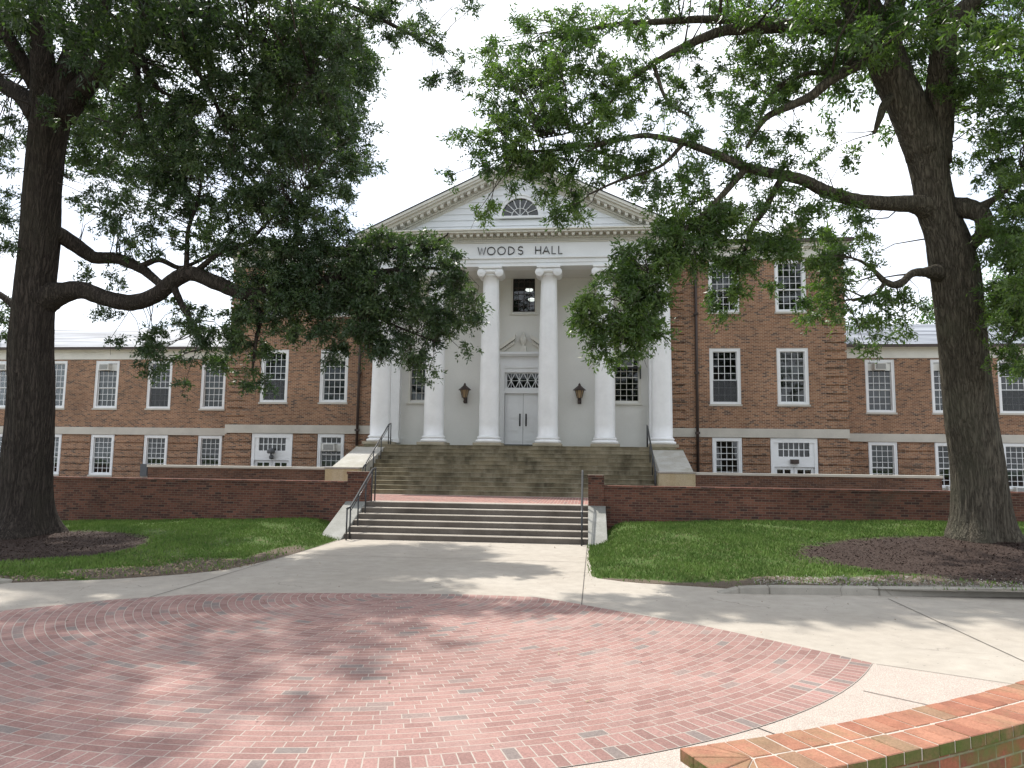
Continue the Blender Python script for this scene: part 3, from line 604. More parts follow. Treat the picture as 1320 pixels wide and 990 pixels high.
# pediment
S = .47; ZT = 15.10; XE = 6.98
def rake(t0, t1, yf, yb=None, xe=XE, mb=None):
    """a strip that follows both slopes; t = distance below the top line measured vertically"""
    yb = YE+.35 if yb is None else yb
    for s in (-1, 1):
        mb.prism([(XA, ZT-t0), (XA+s*xe, ZT-t0-S*xe), (XA+s*xe, ZT-t1-S*xe), (XA, ZT-t1)], yf, yb, 'y')
m = MB(); rake(0, .12, 10.42, xe=7.1, mb=m); rake(.123, .22, 10.48, xe=7.05, mb=m); rake(.223, .35, 10.6, xe=7.0, mb=m); rake(.353, .50, YE-.08, xe=6.3, mb=m); rake(.503, .55, YE-.13, xe=6.2, mb=m); rake(.553, .70, YE-.03, xe=5.9, mb=m)
for s in (-1, 1):
    x = .1
    while x < 6.2:
        z = ZT-.353-S*x; m.prism([(XA+s*x, z), (XA+s*(x+.13), z-S*.13), (XA+s*(x+.13), z-S*.13-.13), (XA+s*x, z-.13)], YE-.38, YE-.08, 'y'); x += .291
    x = .05
    while x < 5.8:
        z = ZT-.57-S*x; m.prism([(XA+s*x, z), (XA+s*(x+.046), z-S*.046), (XA+s*(x+.046), z-S*.046-.10), (XA+s*x, z-.10)], YE-.075, YE-.03, 'y'); x += .084
m.build('raking_cornice', M['trim'], HALL)
MB().add([(XA, 10.4, ZT+.02), (XA-7.15, 10.4, ZT+.02-S*7.15), (XA-7.15, 20, ZT+.02-S*7.15), (XA, 20, ZT+.02), (XA+7.15, 20, ZT+.02-S*7.15), (XA+7.15, 10.4, ZT+.02-S*7.15),
          (XA, 10.4, ZT+.06), (XA-7.15, 10.4, ZT+.06-S*7.15), (XA-7.15, 20, ZT+.06-S*7.15), (XA, 20, ZT+.06), (XA+7.15, 20, ZT+.06-S*7.15), (XA+7.15, 10.4, ZT+.06-S*7.15)],
         [(0, 1, 2, 3), (0, 3, 4, 5), (6, 9, 8, 7), (6, 11, 10, 9), (0, 6, 7, 1), (0, 5, 11, 6), (1, 7, 8, 2), (5, 4, 10, 11), (2, 8, 9, 3), (3, 9, 10, 4)]).build('portico_roof', M['slate'], HALL)
m = MB(); z = 11.99; R0 = .93; FZ = 12.66
while z < 14.4:
    zt = z+.27; hw = (ZT-.6-z)/S; hw2 = max((ZT-.6-zt)/S, .02)
    segs = [(-hw, hw, -hw2, hw2)]
    if z < FZ+R0 and zt > FZ:
        zz = max(0, (z+zt)/2-FZ); c_ = math.sqrt(max(0, R0*R0-zz*zz))*.94; segs = [(-hw, -c_, -hw2, -c_), (c_, hw, c_, hw2)]
    for (q0, q1, q2, q3) in segs:
        m.add([(XA+q0, YE-.018, z), (XA+q1, YE-.018, z), (XA+q3, YE+.012, zt), (XA+q2, YE+.012, zt), (XA+q0, YE+.06, z), (XA+q1, YE+.06, z), (XA+q3, YE+.06, zt), (XA+q2, YE+.06, zt)],
              [(0, 1, 2, 3), (4, 7, 6, 5), (0, 4, 5, 1), (1, 5, 6, 2), (2, 6, 7, 3), (3, 7, 4, 0)])
    z = zt
m.build('tympanum', M['siding'], HALL)
m = MB(); n = 24
for (r0, r1, y0) in ((.80, .96, YE-.07), (.92, .99, YE-.1)):
    for k in range(n):
        a, b = math.pi*k/n, math.pi*(k+1)/n; P = lambda r, t: (XA+r*math.cos(t), FZ+r*math.sin(t))
        m.prism([P(r0, a), P(r1, a), P(r1, b), P(r0, b)], y0, YE+.1, 'y')
m.box(XA-1.08, XA+1.08, YE-.13, YE+.1, FZ-.10, FZ-.002)
f = m.build('fanlight', M['white'], HALL, (XA, YE, FZ)); m = MB()
for k in range(0, 9):
    a = math.pi*k/8; r0 = .0 if k % 2 == 0 else .34; m.tube([(XA+r0*math.cos(a), YE-.01, FZ+r0*math.sin(a)+.01), (XA+.81*math.cos(a), YE-.01, FZ+.81*math.sin(a)+.01)], .017, 4, False)
m.tube([(XA+.36*math.cos(math.pi*k/16), YE-.01, FZ+.36*math.sin(math.pi*k/16)) for k in range(17)], .017, 4, False)
m.build('glazing_bars', M['white'], f)
MB().prism([(XA+.81*math.cos(math.pi*k/16), FZ+.81*math.sin(math.pi*k/16)) for k in range(17)], YE+.03, YE+.035, 'y').build('pane', M['glass'], f)
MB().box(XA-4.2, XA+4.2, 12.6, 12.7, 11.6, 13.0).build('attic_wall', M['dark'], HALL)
# lettering
def px_x(p): return XA+(p-670.6)*.0334
zb_, zt_ = 10.985, 11.315; hh = zt_-zb_
def arc(cx, cz, rx, rz, a0, a1, n=18): return [(cx+rx*math.cos(math.radians(a0+(a1-a0)*i/n)), cz+rz*math.sin(math.radians(a0+(a1-a0)*i/n))) for i in range(n+1)]
LET = []
for ch, p0, p1 in (('W', 616.5, 626.6), ('O', 629, 638.8), ('O', 642.4, 652.2), ('D', 656.4, 663.8), ('S', 669, 675), ('H', 691.3, 697.9), ('A', 700.7, 709), ('L', 712.4, 717.2), ('L', 720.9, 725.6)):
    a, b = px_x(p0), px_x(p1); c = (a+b)/2; q = hh/2; zc = (zb_+zt_)/2
    st = {'W': [[(a, zt_), (a+(b-a)*.27, zb_), (c, zt_-.03), (b-(b-a)*.27, zb_), (b, zt_)]], 'O': [arc(c, zc, (b-a)/2, q, 0, 360, 28)],
          'D': [[(a, zb_), (a, zt_)], [(a, zt_)]+arc(a+.02, zc, b-a-.02, q, 90, -90)+[(a, zb_)]], 'S': [arc(c, zc+q*.5, (b-a)/2, q*.5, 30, 270, 14)+arc(c, zc-q*.5, (b-a)/2, q*.5, 90, -150, 14)],
          'H': [[(a, zb_), (a, zt_)], [(b, zb_), (b, zt_)], [(a, zc), (b, zc)]], 'A': [[(a, zb_), (c, zt_), (b, zb_)], [(a+(b-a)*.2, zb_+hh*.34), (b-(b-a)*.2, zb_+hh*.34)]], 'L': [[(a, zt_), (a, zb_), (b, zb_)]]}[ch]
    m = MB()
    for pl in st: m.tube([(p[0], YE-.012, p[1]) for p in pl], .021, 6, False)
    m.build('letter', M['letter'], HALL)
# chimney, mostly behind the leaves
m = MB(); m.box(12.45, 13.15, 17, 17.8, 12.3, 13.85); ch = m.build('chimney', M['brick'], HALL); MB().box(12.38, 13.22, 16.93, 17.87, 13.852, 14.05).build('chimney_cap', M['stone'], ch)
MB().box(-21.4, -21.02, YW-.2, YW-.04, 1.1, 1.75).build('meter_box', M['acdark'], HALL)
# porch platform
m = MB(); m.box(XA-6.45, XA+6.45, 10.63, YD-.001, 1.0, 2.778)
m.box(XA-6.75, XA-5.5, 10.42, 12.2, 1.0, 2.70).box(XA+5.5, XA+6.75, 10.42, 12.2, 1.0, 2.70)
m.build('porch_floor', M['step_old'], HALL)
# ------------------------------------------------------------------ steps, landing, walls, rails
SX0, SX1 = -3.90, 2.62
def flight(x0, x1, y0, z0, n, rise, tread, yback):
    m = MB()
    for k in range(n):
        zt = z0+rise*(k+1); y = y0+tread*k; yb = y0+tread*(k+1) if k < n-1 else yback
        m.mi = 1; m.box(x0, x1, y, yb, z0-.3, zt-.027); m.mi = 0; m.box(x0, x1, y-.02, yb-.0225, zt-.025, zt)
    return m
ls = empty('lower_steps', (-.6, 0, 0), 'six broad grey concrete steps rising from the pavement to the brick landing', 'steps')
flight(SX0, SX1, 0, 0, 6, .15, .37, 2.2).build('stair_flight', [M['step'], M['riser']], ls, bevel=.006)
for s, xa, xb in ((1, SX1+.002, SX1+.50), (-1, SX0-.62, SX0-.002)):
    m = MB(); m.prism([(-.38, -.3), (-.38, -.02), (1.88, .90), (1.88, -.3)], xa, xb, 'x'); m.build('cheek_wall', M['cheek_low'], ls, bevel=.01)
us = empty('upper_steps', (XA, 6.75, .9), 'twelve long mossy stone steps climbing to the columned porch', 'steps')
flight(XA-5.5, XA+5.5, 6.75, .9, 12, 1.88/12, .35, 10.64).build('stair_flight', [M['step_old'], M['riser_old']], us, bevel=.006)
for s in (-1, 1):
    xa, xb = XA+s*5.502, XA+s*6.72
    m = MB(); m.prism([(7.5, .5), (7.5, 1.82), (10.418, 2.66), (10.418, .5)], xa, xb, 'x'); m.build('cheek_slope', M['cheek'], us, bevel=.012)
    m = MB(); m.box(XA+s*5.42, XA+s*6.66, 6.72, 7.498, .5, 1.78); m.build('cheek_block', M['cheek_tan'], us, bevel=.012)
    m = MB(); m.box(XA+s*5.40, XA+s*6.69, 6.70, 7.49, 1.782, 1.85); m.build('cheek_cap', M['cheek'], us, bevel=.012)
tag(MB().box(-7.6, 7.0, 2.05, 6.78, .3, .885).build('landing_base', M['concrete']), kind='structure')
tag(MB().box(-7.2, 6.6, 2.42, 6.5, .886, .897).build('brick_landing', M['landing_brick']), kind='structure')
tag(MB().box(-7.2, 6.6, 2.2, 2.418, .886, .899).box(-7.2, 6.6, 6.502, 6.75, .886, .899).build('landing_border', M['aggregate']), kind='structure')
# brick retaining walls with end piers
for s, x0, x1, pa, pb, lab in ((-1, -40, -4.50, -4.50, SX0-.004, 'dark red brick retaining wall running behind the grass under the left tree'), (1, 3.08, 40, SX1+.006, 3.08, 'dark red brick retaining wall running behind the grass under the right tree')):
    e = empty('retaining_wall', ((pb if s < 0 else pa), 1.9, 0), lab, 'wall')
    MB().box(x0, x1, 1.93, 2.23, -.4, 1.40).build('wall_face', M['brick_dark'], e)
    MB().box(x0, x1, 1.905, 2.26, 1.402, 1.475).build('brick_cap', M['brick_dark'], e, bevel=.008)
    m = MB(); m.box(pa, pb, 1.89, 2.34, -.3, 1.68).box(pa-.025, pb+.0, 1.865, 2.36, 1.682, 1.77); m.build('end_pier', M['brick_dark'], e, bevel=.006)
for s in (-1, 1):
    e = empty('terrace_wall', (XA+s*6.7, 7.0, .9), 'low brown brick terrace wall with pale coping on the %s side of the mossy steps' % ('left' if s < 0 else 'right'), 'wall')
    a, b = sorted((XA+s*6.665, -13.95 if s < 0 else 14.53))
    MB().box(a, b, 6.86, 7.16, .3, 1.738).build('wall_face', M['brick_terrace'], e); MB().box(a-(.03 if s < 0 else 0), b+(.03 if s > 0 else 0), 6.81, 7.21, 1.74, 1.835).build('coping', M['stone'], e, bevel=.01)
    x = -13.95 if s < 0 else 14.53
    MB().box(x, x+(.3 if s < 0 else -.3), 7.16, YP+3, .3, 1.738).build('return_wall', M['brick_terrace'], e)
tag(MB().box(-45, XA-6.7, 7.0, 26, .2, 1.0).box(XA+6.7, 45, 7.0, 26, .2, 1.0).box(-45, -7.6, 2.2, 7, .2, .95).box(7.0, 45, 2.2, 7, .2, .95).build('terrace_ground', M['soil']), kind='structure')
def rail(x, label, up):
    r = .026
    if up: pts = [(7.0, .98, 1.82), (7.3, 1.05, 1.98), (10.35, 2.78, 3.6), (10.68, 2.78, 3.66)]; inner = [8.3, 9.3]; b0 = lambda y: .9+(y-6.75)/.35*.1567+.05
    else: pts = [(-.32, 0, .82), (-.04, 0, .86), (1.86, .9, 1.84), (2.2, .9, 1.88)]; inner = [.62, 1.28]; b0 = lambda y: y/.37*.15+.1
    e = empty('handrail', (x, pts[0][0], pts[0][1]), label, 'handrail', 'black iron handrails on the two flights of steps')
    m = MB(); m.tube([(x, p[0], p[2]) for p in pts], r+.004, 8)
    m.build('rail', M['iron'], e)
    m = MB(); P = [(x, p[0], p[2]-.13) for p in pts]; m.tube(P[1:3], .013, 6); m.build('lower_rail', M['iron'], e)
    for p in pts: MB().tube([(x, p[0], p[1]), (x, p[0], p[2])], r-.004, 8).build('post', M['iron'], e)
    for y in inner:
        t = (y-pts[1][0])/(pts[2][0]-pts[1][0]); zt = pts[1][2]+t*(pts[2][2]-pts[1][2]); MB().tube([(x, y, b0(y)-.12), (x, y, zt)], r-.004, 8).build('post', M['iron'], e)
rail(SX0+.16, 'black handrail on the left edge of the lower concrete steps', False)
rail(SX1-.16, 'black handrail on the right edge of the lower concrete steps', False)
rail(XA-5.32, 'black handrail on the left edge of the upper mossy steps', True)
rail(XA+5.32, 'black handrail on the right edge of the upper mossy steps', True)

# ------------------------------------------------------------------ ground
def sheet(name, poly, z, mat):
    m = MB(); m.add([(p[0], p[1], z) for p in poly], [tuple(range(len(poly)))]); o = m.build(name, mat, fix=False)
    if o.data.polygons[0].normal.z < 0: o.data.flip_normals()
    return tag(o, kind='structure')
tag(MB().add([(-900, -900, -.03), (900, -900, -.03), (900, 900, -.03), (-900, 900, -.03)], [(0, 1, 2, 3)]).build('ground', M['lawn'], fix=False), kind='structure')
sheet('concrete_pavement', [(-45, -40), (45, -40), (45, 2), (-45, 2)], 0.0, M['concrete'])
PC = (-.45, -7.85); RB = 6.82
def circ(r, a0, a1, n=48): return [(PC[0]+r*math.cos(math.radians(a0+(a1-a0)*k/n)), PC[1]+r*math.sin(math.radians(a0+(a1-a0)*k/n))) for k in range(n+1)]
top = [(5.69, -10.9), (5.4, -10.57), (4.87, -10.02), (4.12, -9.3), (3.08, -8.55), (2.3, -7.95), (1.79, -7.63), (.68, -7.6), (-.41, -7.72), (-1.76, -7.9), (-2.6, -8.05), (-3.49, -8.33), (-4.47, -9.0), (-5.28, -9.85), (-6.0, -10.55)]
sheet('aggregate_paving', [(5.69, -10.9), (8.6, -12.4)]+circ(10.2, -27, -153)+[(-8.5, -12.2), (-6.5, -10.8)]+circ(RB-.4, 207, 333), .004, M['aggregate'])
a0 = -26.4; inner = [p for p in circ(RB-.426, -27.5, -154)]
sheet('brick_plaza', top+circ(RB-.426, -154, -27.5), .008, M['plaza'])
m = MB(); o_ = circ(RB, a0, -154, 60); i_ = circ(RB-.426, a0+.2, -154, 60)
m.add([(p[0], p[1], .010) for p in o_]+[(p[0], p[1], .010) for p in i_], [(k, k+1, k+62, k+61) for k in range(60)]); eb = m.build('brick_plaza_border', M['plaza_edge'], fix=False)
if eb.data.polygons[0].normal.z < 0: eb.data.flip_normals()
tag(eb, kind='structure')
def strip(mb, p, q, w=.014, z=.005):
    p, q = np.array(p), np.array(q); d = (q-p)/np.linalg.norm(q-p); n_ = np.array([-d[1], d[0]])*w/2
    mb.add([(*(p-n_), z), (*(q-n_), z), (*(q+n_), z), (*(p+n_), z)], [(0, 1, 2, 3)])
m = MB()
for p, q in (((7.42, -6.77), (7.39, -10.3)), ((7.39, -10.3), (7.38, -11.7)), ((2.60, -.2), (2.52, -8.1)), ((-3.9, -.1), (-4.0, -8.7)), ((-3.9, -3.4), (2.6, -3.4)), ((13, -6.6), (13.2, -12)), ((-9.6, -8), (-9.8, -14))): strip(m, p, q)
for p, q in (((5.69, -10.9), (8.6, -12.4)), ((3.9, -12.95), (4.75, -14.0)), ((2.0, -14.25), (2.5, -15.6)), ((5.2, -11.9), (6.5, -12.95))): strip(m, p, q, .012, .009)
tag(m.build('pavement_joints', M['joint'], fix=False), kind='structure')
# kerb on the right
m = MB(); path = [(4.75, -6.78), (5.1, -6.72), (5.6, -6.68), (7.4, -6.5), (9.9, -6.2), (14, -5.9), (24, -5.4)]; hs = [.012, .10, .125, .13, .13, .13, .13]
for k in range(len(path)-1):
    (x0, y0), (x1, y1) = path[k], path[k+1]; g_ = .006 if k else 0; h0, h1 = hs[k], hs[k+1]
    m.add([(x0, y0, -.1), (x1-g_, y1, -.1), (x1-g_, y1+.2, -.1), (x0, y0+.2, -.1), (x0, y0+.025, h0), (x1-g_, y1+.025, h1), (x1-g_, y1+.2, h1), (x0, y0+.2, h0)], [(0, 3, 2, 1), (4, 5, 6, 7), (0, 1, 5, 4), (1, 2, 6, 5), (2, 3, 7, 6), (3, 0, 4, 7)])
o = m.build('kerb', M['kerb'], bevel=.02); tag(o, 'low chipped concrete kerb edging the gravel below the right tree', 'kerb')
m = MB(); m.prism([(-9.4, -8.35), (-7.15, -8.05), (-6.95, -7.8), (-7.2, -7.75), (-9.4, -8.05)], -.1, .06, 'z'); tag(m.build('kerb', M['kerb'], bevel=.02), 'short end of a concrete kerb at the left picture edge', 'kerb')
# lawns with rising ground
def sm(t): t = np.clip(t, 0, 1); return t*t*(3-2*t)
def edgeL(y): # right limit of the left lawn at y
    return np.interp(y, [-9.0, -8.3, -7.9, -7.2, -6.5, -5.8, -4.5, -3, -1, 0, 2], [-12, -9.4, -7.1, -5.6, -4.75, -4.2, -3.98, -3.95, -3.93, -3.93, -3.93])
def hL(x, y): return .02+.33*sm((y+5.5)/7.2)*sm((edgeL(y)-x)/1.6)*np.interp(x, [-14, -9, -5], [.25, .7, 1.05])+.012*np.sin(x*2.1+y)*sm((y+7)/2)
def edgeR(y): return np.interp(y, [-6.6, -6.2, -5.9, -5.5, -4.8, -2, 2], [5.6, 4.9, 3.3, 2.72, 2.64, 2.63, 2.63])
def hR(x, y): return .022+np.interp(x, [2.6, 3.4, 6, 12], [0, .40, .50, .62])*sm((y+6.2)/7.6)*sm((x-edgeR(y)+.02)/1.1)+.09*sm((x-5.2)/.8)*(1-sm((y+6.2)/7.6))+.012*np.sin(x*1.7+y*1.3)
def lawn(name, hf, ef, side, xa, mat, y0):
    ny, nx = 60, 70; vs = []; fs = []
    for j in range(ny+1):
        y = y0+(1.94-y0)*j/ny; e = float(ef(y))
        for i in range(nx+1):
            t = (i/nx)**1.4; x = e+(xa-e)*t; vs.append((x, y, float(hf(x, y))-(.03 if i == 0 else 0)))
    for j in range(ny):
        for i in range(nx): k = j*(nx+1)+i; fs.append((k, k+1, k+nx+2, k+nx+1) if side > 0 else (k, k+nx+1, k+nx+2, k+1))
    m = MB(); m.add(vs, fs, True); return m.build(name, mat, fix=False)
def lawnmat(name, beds, bare):
    """turf with patches of bark mulch / bare soil, their edges broken by noise"""
    g = NG(name); sep = g.n('ShaderNodeSeparateXYZ'); g.L(g.pos, sep.inputs[0]); x, y, z = sep.outputs
    n = g.noise(.8, 6, .65); n2 = g.noise(9., 4, .6)
    c = g.mix(g.ramp(n, [(.35, (0, 0, 0)), (.65, (1, 1, 1))]), (.045, .085, .016), (.065, .115, .024)); c = g.mix(g.ramp(n2, [(.46, (0, 0, 0)), (.7, (.8,)*3)]), c, (.10, .082, .045))
    fine = g.ramp(g.noise(70., 4, .7), [(.3, (.55,)*3), (.7, (1.4,)*3)])
    wob = g.m_('MULTIPLY', g.m_('SUBTRACT', g.noise(2.6, 5, .7), .5), .9)
    for (kind, cx, cy, rx, ry) in bare+beds:
        dx = g.m_('DIVIDE', g.m_('SUBTRACT', x, cx), rx); dy = g.m_('DIVIDE', g.m_('SUBTRACT', y, cy), ry)
        d = g.m_('ADD', g.m_('SQRT', g.m_('ADD', g.m_('MULTIPLY', dx, dx), g.m_('MULTIPLY', dy, dy))), g.m_('MULTIPLY', wob, .45 if kind == 'mulch' else 1.1))
        f = g.ramp(d, [(.92, (1, 1, 1)), (1.04 if kind == 'mulch' else 1.1, (0, 0, 0))])
        c = g.mix(f, c, {'mulch': (.048, .032, .026), 'soil': (.12, .095, .072), 'gravel': (.20, .18, .15)}[kind])
    c = g.mix(1., c, fine, 'MULTIPLY'); g.bump(g.noise(45., 4, .7), .8, .03); return g.done(c, .9, .15)
BEDL = [('mulch', -10.6, -3.6, 3.1, 2.6)]; BAREL = [('soil', -4.6, -5.6, 1.1, 1.2), ('soil', -5.6, -6.6, 1.3, .7), ('soil', -8.5, -7.75, 3.0, .5), ('soil', -4.2, -3.8, .4, 1.6)]
BEDR = [('mulch', 12.0, -3.3, 5.1, 2.5)]; BARER = [('gravel', 10.4, -6.0, 4.6, 1.0), ('soil', 6.2, -6.2, 1.9, .75), ('soil', 4.6, -6.25, 1.4, .42), ('soil', 3.0, -5.9, 1.2, .34), ('soil', 9, -5.5, 1.6, .5), ('gravel', 15, -5.6, 5, .9)]
tag(lawn('lawn', hL, edgeL, -1, -34, lawnmat('left_lawn_turf', BEDL, BAREL), -8.6), kind='structure')
tag(lawn('lawn', hR, edgeR, 1, 34, lawnmat('right_lawn_turf', BEDR, BARER), -6.5), kind='structure')
def inbed(x, y, beds, k=1.):
    r = np.zeros(len(x), bool)
    for (_, cx, cy, rx, ry) in beds: r |= (((x-cx)/rx)**2+((y-cy)/ry)**2) < k
    return r
def fast_mesh(name, V, F, mat, tone=None):
    """V (n,3), F (m,k) arrays"""
    me = bpy.data.meshes.new(name); k = F.shape[1]
    me.vertices.add(len(V)); me.vertices.foreach_set('co', V.astype(np.float32).ravel())
    me.loops.add(F.size); me.loops.foreach_set('vertex_index', F.astype(np.int32).ravel())
    me.polygons.add(len(F)); me.polygons.foreach_set('loop_start', (np.arange(len(F))*k).astype(np.int32))
    me.update(calc_edges=True); me.validate()
    if tone is not None:
        a = me.attributes.new('tone', 'FLOAT', 'POINT'); a.data.foreach_set('value', np.repeat(tone, len(V)//len(tone)).astype(np.float32))
    me.materials.append(mat); ob = bpy.data.objects.new(name, me); SC.collection.objects.link(ob); return ob
def blades(name, hf, xr, yr, n, keep, mat, h=(.03, .075), wd=.012, kind='stuff', label=None, cat=None):
    x = rng.uniform(*xr, n); y = rng.uniform(*yr, n); k = keep(x, y); x, y = x[k], y[k]; n = len(x); z = hf(x, y)
    a = rng.uniform(0, 2*np.pi, n); hh = rng.uniform(*h, n); ln = rng.normal(0, .35, (n, 2))*hh[:, None]; w2 = wd*rng.uniform(.6, 1.4, n)
    V = np.empty((n, 3, 3)); V[:, 0] = np.c_[x-w2*np.cos(a), y-w2*np.sin(a), z-.005]; V[:, 1] = np.c_[x+w2*np.cos(a), y+w2*np.sin(a), z-.005]; V[:, 2] = np.c_[x+ln[:, 0], y+ln[:, 1], z+hh]
    o = fast_mesh(name, V.reshape(-1, 3), np.arange(3*n).reshape(n, 3), mat); return tag(o, label, cat, kind=kind)
def noise2(x, y): return np.sin(x*1.9+1.3*np.sin(y*1.1))+np.sin(y*2.7+1.7*np.sin(x*.9))+.6*np.sin(x*5.1+y*4.3)
blades('grass', hL, (-16, -3.9), (-8.3, 1.9), 120000, lambda x, y: (x < edgeL(y)-.03+rng.normal(0, .05, len(x))) & ~inbed(x, y, BEDL, .95) & (~inbed(x, y, BAREL, 1.1) | (rng.random(len(x)) < .12)) & (noise2(x, y)+rng.normal(0, .8, len(x)) < 1.45), M['blade'], label='short green grass covering the left lawn', cat='grass')
blades('grass', hR, (2.6, 18), (-6.4, 1.9), 130000, lambda x, y: (x > edgeR(y)+.03+rng.normal(0, .05, len(x))) & ~inbed(x, y, BEDR, .95) & (~inbed(x, y, BARER, 1.1) | (rng.random(len(x)) < .1)) & (noise2(x, y)+rng.normal(0, .8, len(x)) < 1.6), M['blade'], label='short green grass covering the right lawn', cat='grass')
def chips(name, hf, x, y, sz, mat, label, cat):
    n = len(x); z = hf(x, y)+rng.uniform(.0, .012, n); a = rng.uniform(0, 2*np.pi, n); L = sz*rng.uniform(.5, 1.6, n); W = L*rng.uniform(.25, .5, n)
    d = np.c_[np.cos(a), np.sin(a), rng.normal(0, .35, n)]; e = np.c_[-np.sin(a), np.cos(a), rng.normal(0, .35, n)]; c = np.c_[x, y, z+.004]
    V = np.stack([c-d*L[:, None]-e*W[:, None]*.6, c+d*L[:, None]*.8-e*W[:, None], c+d*L[:, None]+e*W[:, None]*.7, c-d*L[:, None]*.9+e*W[:, None]], 1)
    return tag(fast_mesh(name, V.reshape(-1, 3), np.arange(4*n).reshape(n, 4), mat), label, cat, kind='stuff')
for hf, beds, n, nm in ((hL, BEDL, 16000, 'left'), (hR, BEDR, 24000, 'right')):
    _, cx, cy, rx, ry = beds[0]; t = rng.uniform(0, 2*np.pi, n); r = np.sqrt(rng.uniform(0, 1.05, n))
    chips('bark_mulch', hf, cx+rx*r*np.cos(t), cy+ry*r*np.sin(t), .017, M['chip'], 'dark brown bark mulch spread round the %s tree' % nm, 'mulch')
x = rng.uniform(5.5, 14, 3600); y = -6.35+(x-5.5)*.06+np.abs(rng.normal(0, .42, 3600)); chips('gravel', hR, x, y, .016, M['gravel'], 'pale gravel scattered behind the right kerb', 'gravel')
x = np.r_[rng.uniform(-6.5, -4, 1200), rng.uniform(-12, -6, 1200)]; y = np.r_[rng.uniform(-7.2, -4.6, 1200), rng.normal(-7.5, .35, 1200)]; k = x < edgeL(y)+.1
chips('leaf_litter', hL, x[k], y[k], .02, M['litter'], 'dead leaves and crumbs of soil along the worn left lawn edge', 'leaf litter')
fl = lambda x, y: np.full(len(x), .012)
x = rng.uniform(-9, 10, 420); y = rng.uniform(-14, -.3, 420); k = (np.abs(y+7) < 2.5) | (rng.random(420) < .3); k &= (x > edgeL(y)) & ((y < -6.8) | (x < edgeR(y)))
chips('fallen_leaves', fl, x[k], y[k], .014, M['litter'], 'few small dry leaves fallen on the paving', 'leaves')
# curved brick seat wall, bottom right
sw = empty('seat_wall', (3.3, -15.3, 0), 'curved low brick seat wall with orange header cap and mossy side in the foreground', 'wall')
def ringwall(mb, r0, r1, a0, a1, z0, z1, n=60):
    P = []
    for k in range(n+1):
        a = math.radians(a0+(a1-a0)*k/n); c, s_ = math.cos(a), math.sin(a); P += [(PC[0]+r0*c, PC[1]+r0*s_, z0), (PC[0]+r1*c, PC[1]+r1*s_, z0), (PC[0]+r1*c, PC[1]+r1*s_, z1), (PC[0]+r0*c, PC[1]+r0*s_, z1)]
    fs = [(0, 1, 2, 3), tuple(4*n+i for i in (3, 2, 1, 0))]
    for k in range(n):
        for i in range(4): j = (i+1) % 4; fs.append((4*k+i, 4*k+4+i, 4*k+4+j, 4*k+j))
    mb.add(P, fs)
PC = (-3.0, -3.2); RW = 13.80; AE = -64.05; AW1 = -44.; CAPZ = .752
m = MB(); ringwall(m, RW+.045, RW+.385, AE+.25, AW1, -.1, .672); m.build('wall_body', M['moss_brick'], sw)
# every cap brick is its own block: two rings of headers round the curve, a fan of wedges at the end
m = MB(); matl = [M['cb0'], M['cb1'], M['cb2'], M['cb3'], M['cb4']]
def capbrick(q):
    j = lambda: random.uniform(-.0025, .0025); m.mi = random.choice([0, 0, 1, 1, 2, 3, 3, 4]); dz = j(); n = len(q); c = (sum(p[0] for p in q)/n, sum(p[1] for p in q)/n)
    out = []
    for p in q:
        d = math.hypot(p[0]-c[0], p[1]-c[1]); f = 1-.008/d; out.append((c[0]+(p[0]-c[0])*f+j()*.6, c[1]+(p[1]-c[1])*f+j()*.6))
    m.add([(*p, .69+dz) for p in out]+[(*p, CAPZ+dz) for p in out], [tuple(range(n-1, -1, -1)), tuple(range(n, 2*n))]+[(i, (i+1) % n, n+(i+1) % n, n+i) for i in range(n)])
pw = lambda r, a: (PC[0]+r*math.cos(math.radians(a)), PC[1]+r*math.sin(math.radians(a)))
W0 = 1.12; st = math.degrees(.122/14.0)
for r0, r1 in ((RW, RW+.215), (RW+.215, RW+.43)):
    a = AE+W0
    while a < AW1: capbrick([pw(r0, a), pw(r1, a), pw(r1, a+st), pw(r0, a+st)]); a += st
c_ = pw(RW+.215, AE+W0)
bd = [[(RW, W0), (RW, W0*.56)], [(RW, W0*.56), (RW, W0*.12)], [(RW, W0*.12), (RW, 0), (RW+.12, 0)], [(RW+.12, 0), (RW+.3, 0)], [(RW+.3, 0), (RW+.43, 0), (RW+.43, W0*.14)], [(RW+.43, W0*.14), (RW+.43, W0*.56)], [(RW+.43, W0*.56), (RW+.43, W0)]]
for w_ in bd: capbrick([c_]+[pw(r, AE+a) for r, a in w_])
m.build('cap_bricks', matl, sw, bevel=.004)
m = MB(); ringwall(m, RW+.012, RW+.418, AE+.06, AW1, .692, CAPZ-.004); m.build('cap_mortar', M['mortar'], sw)
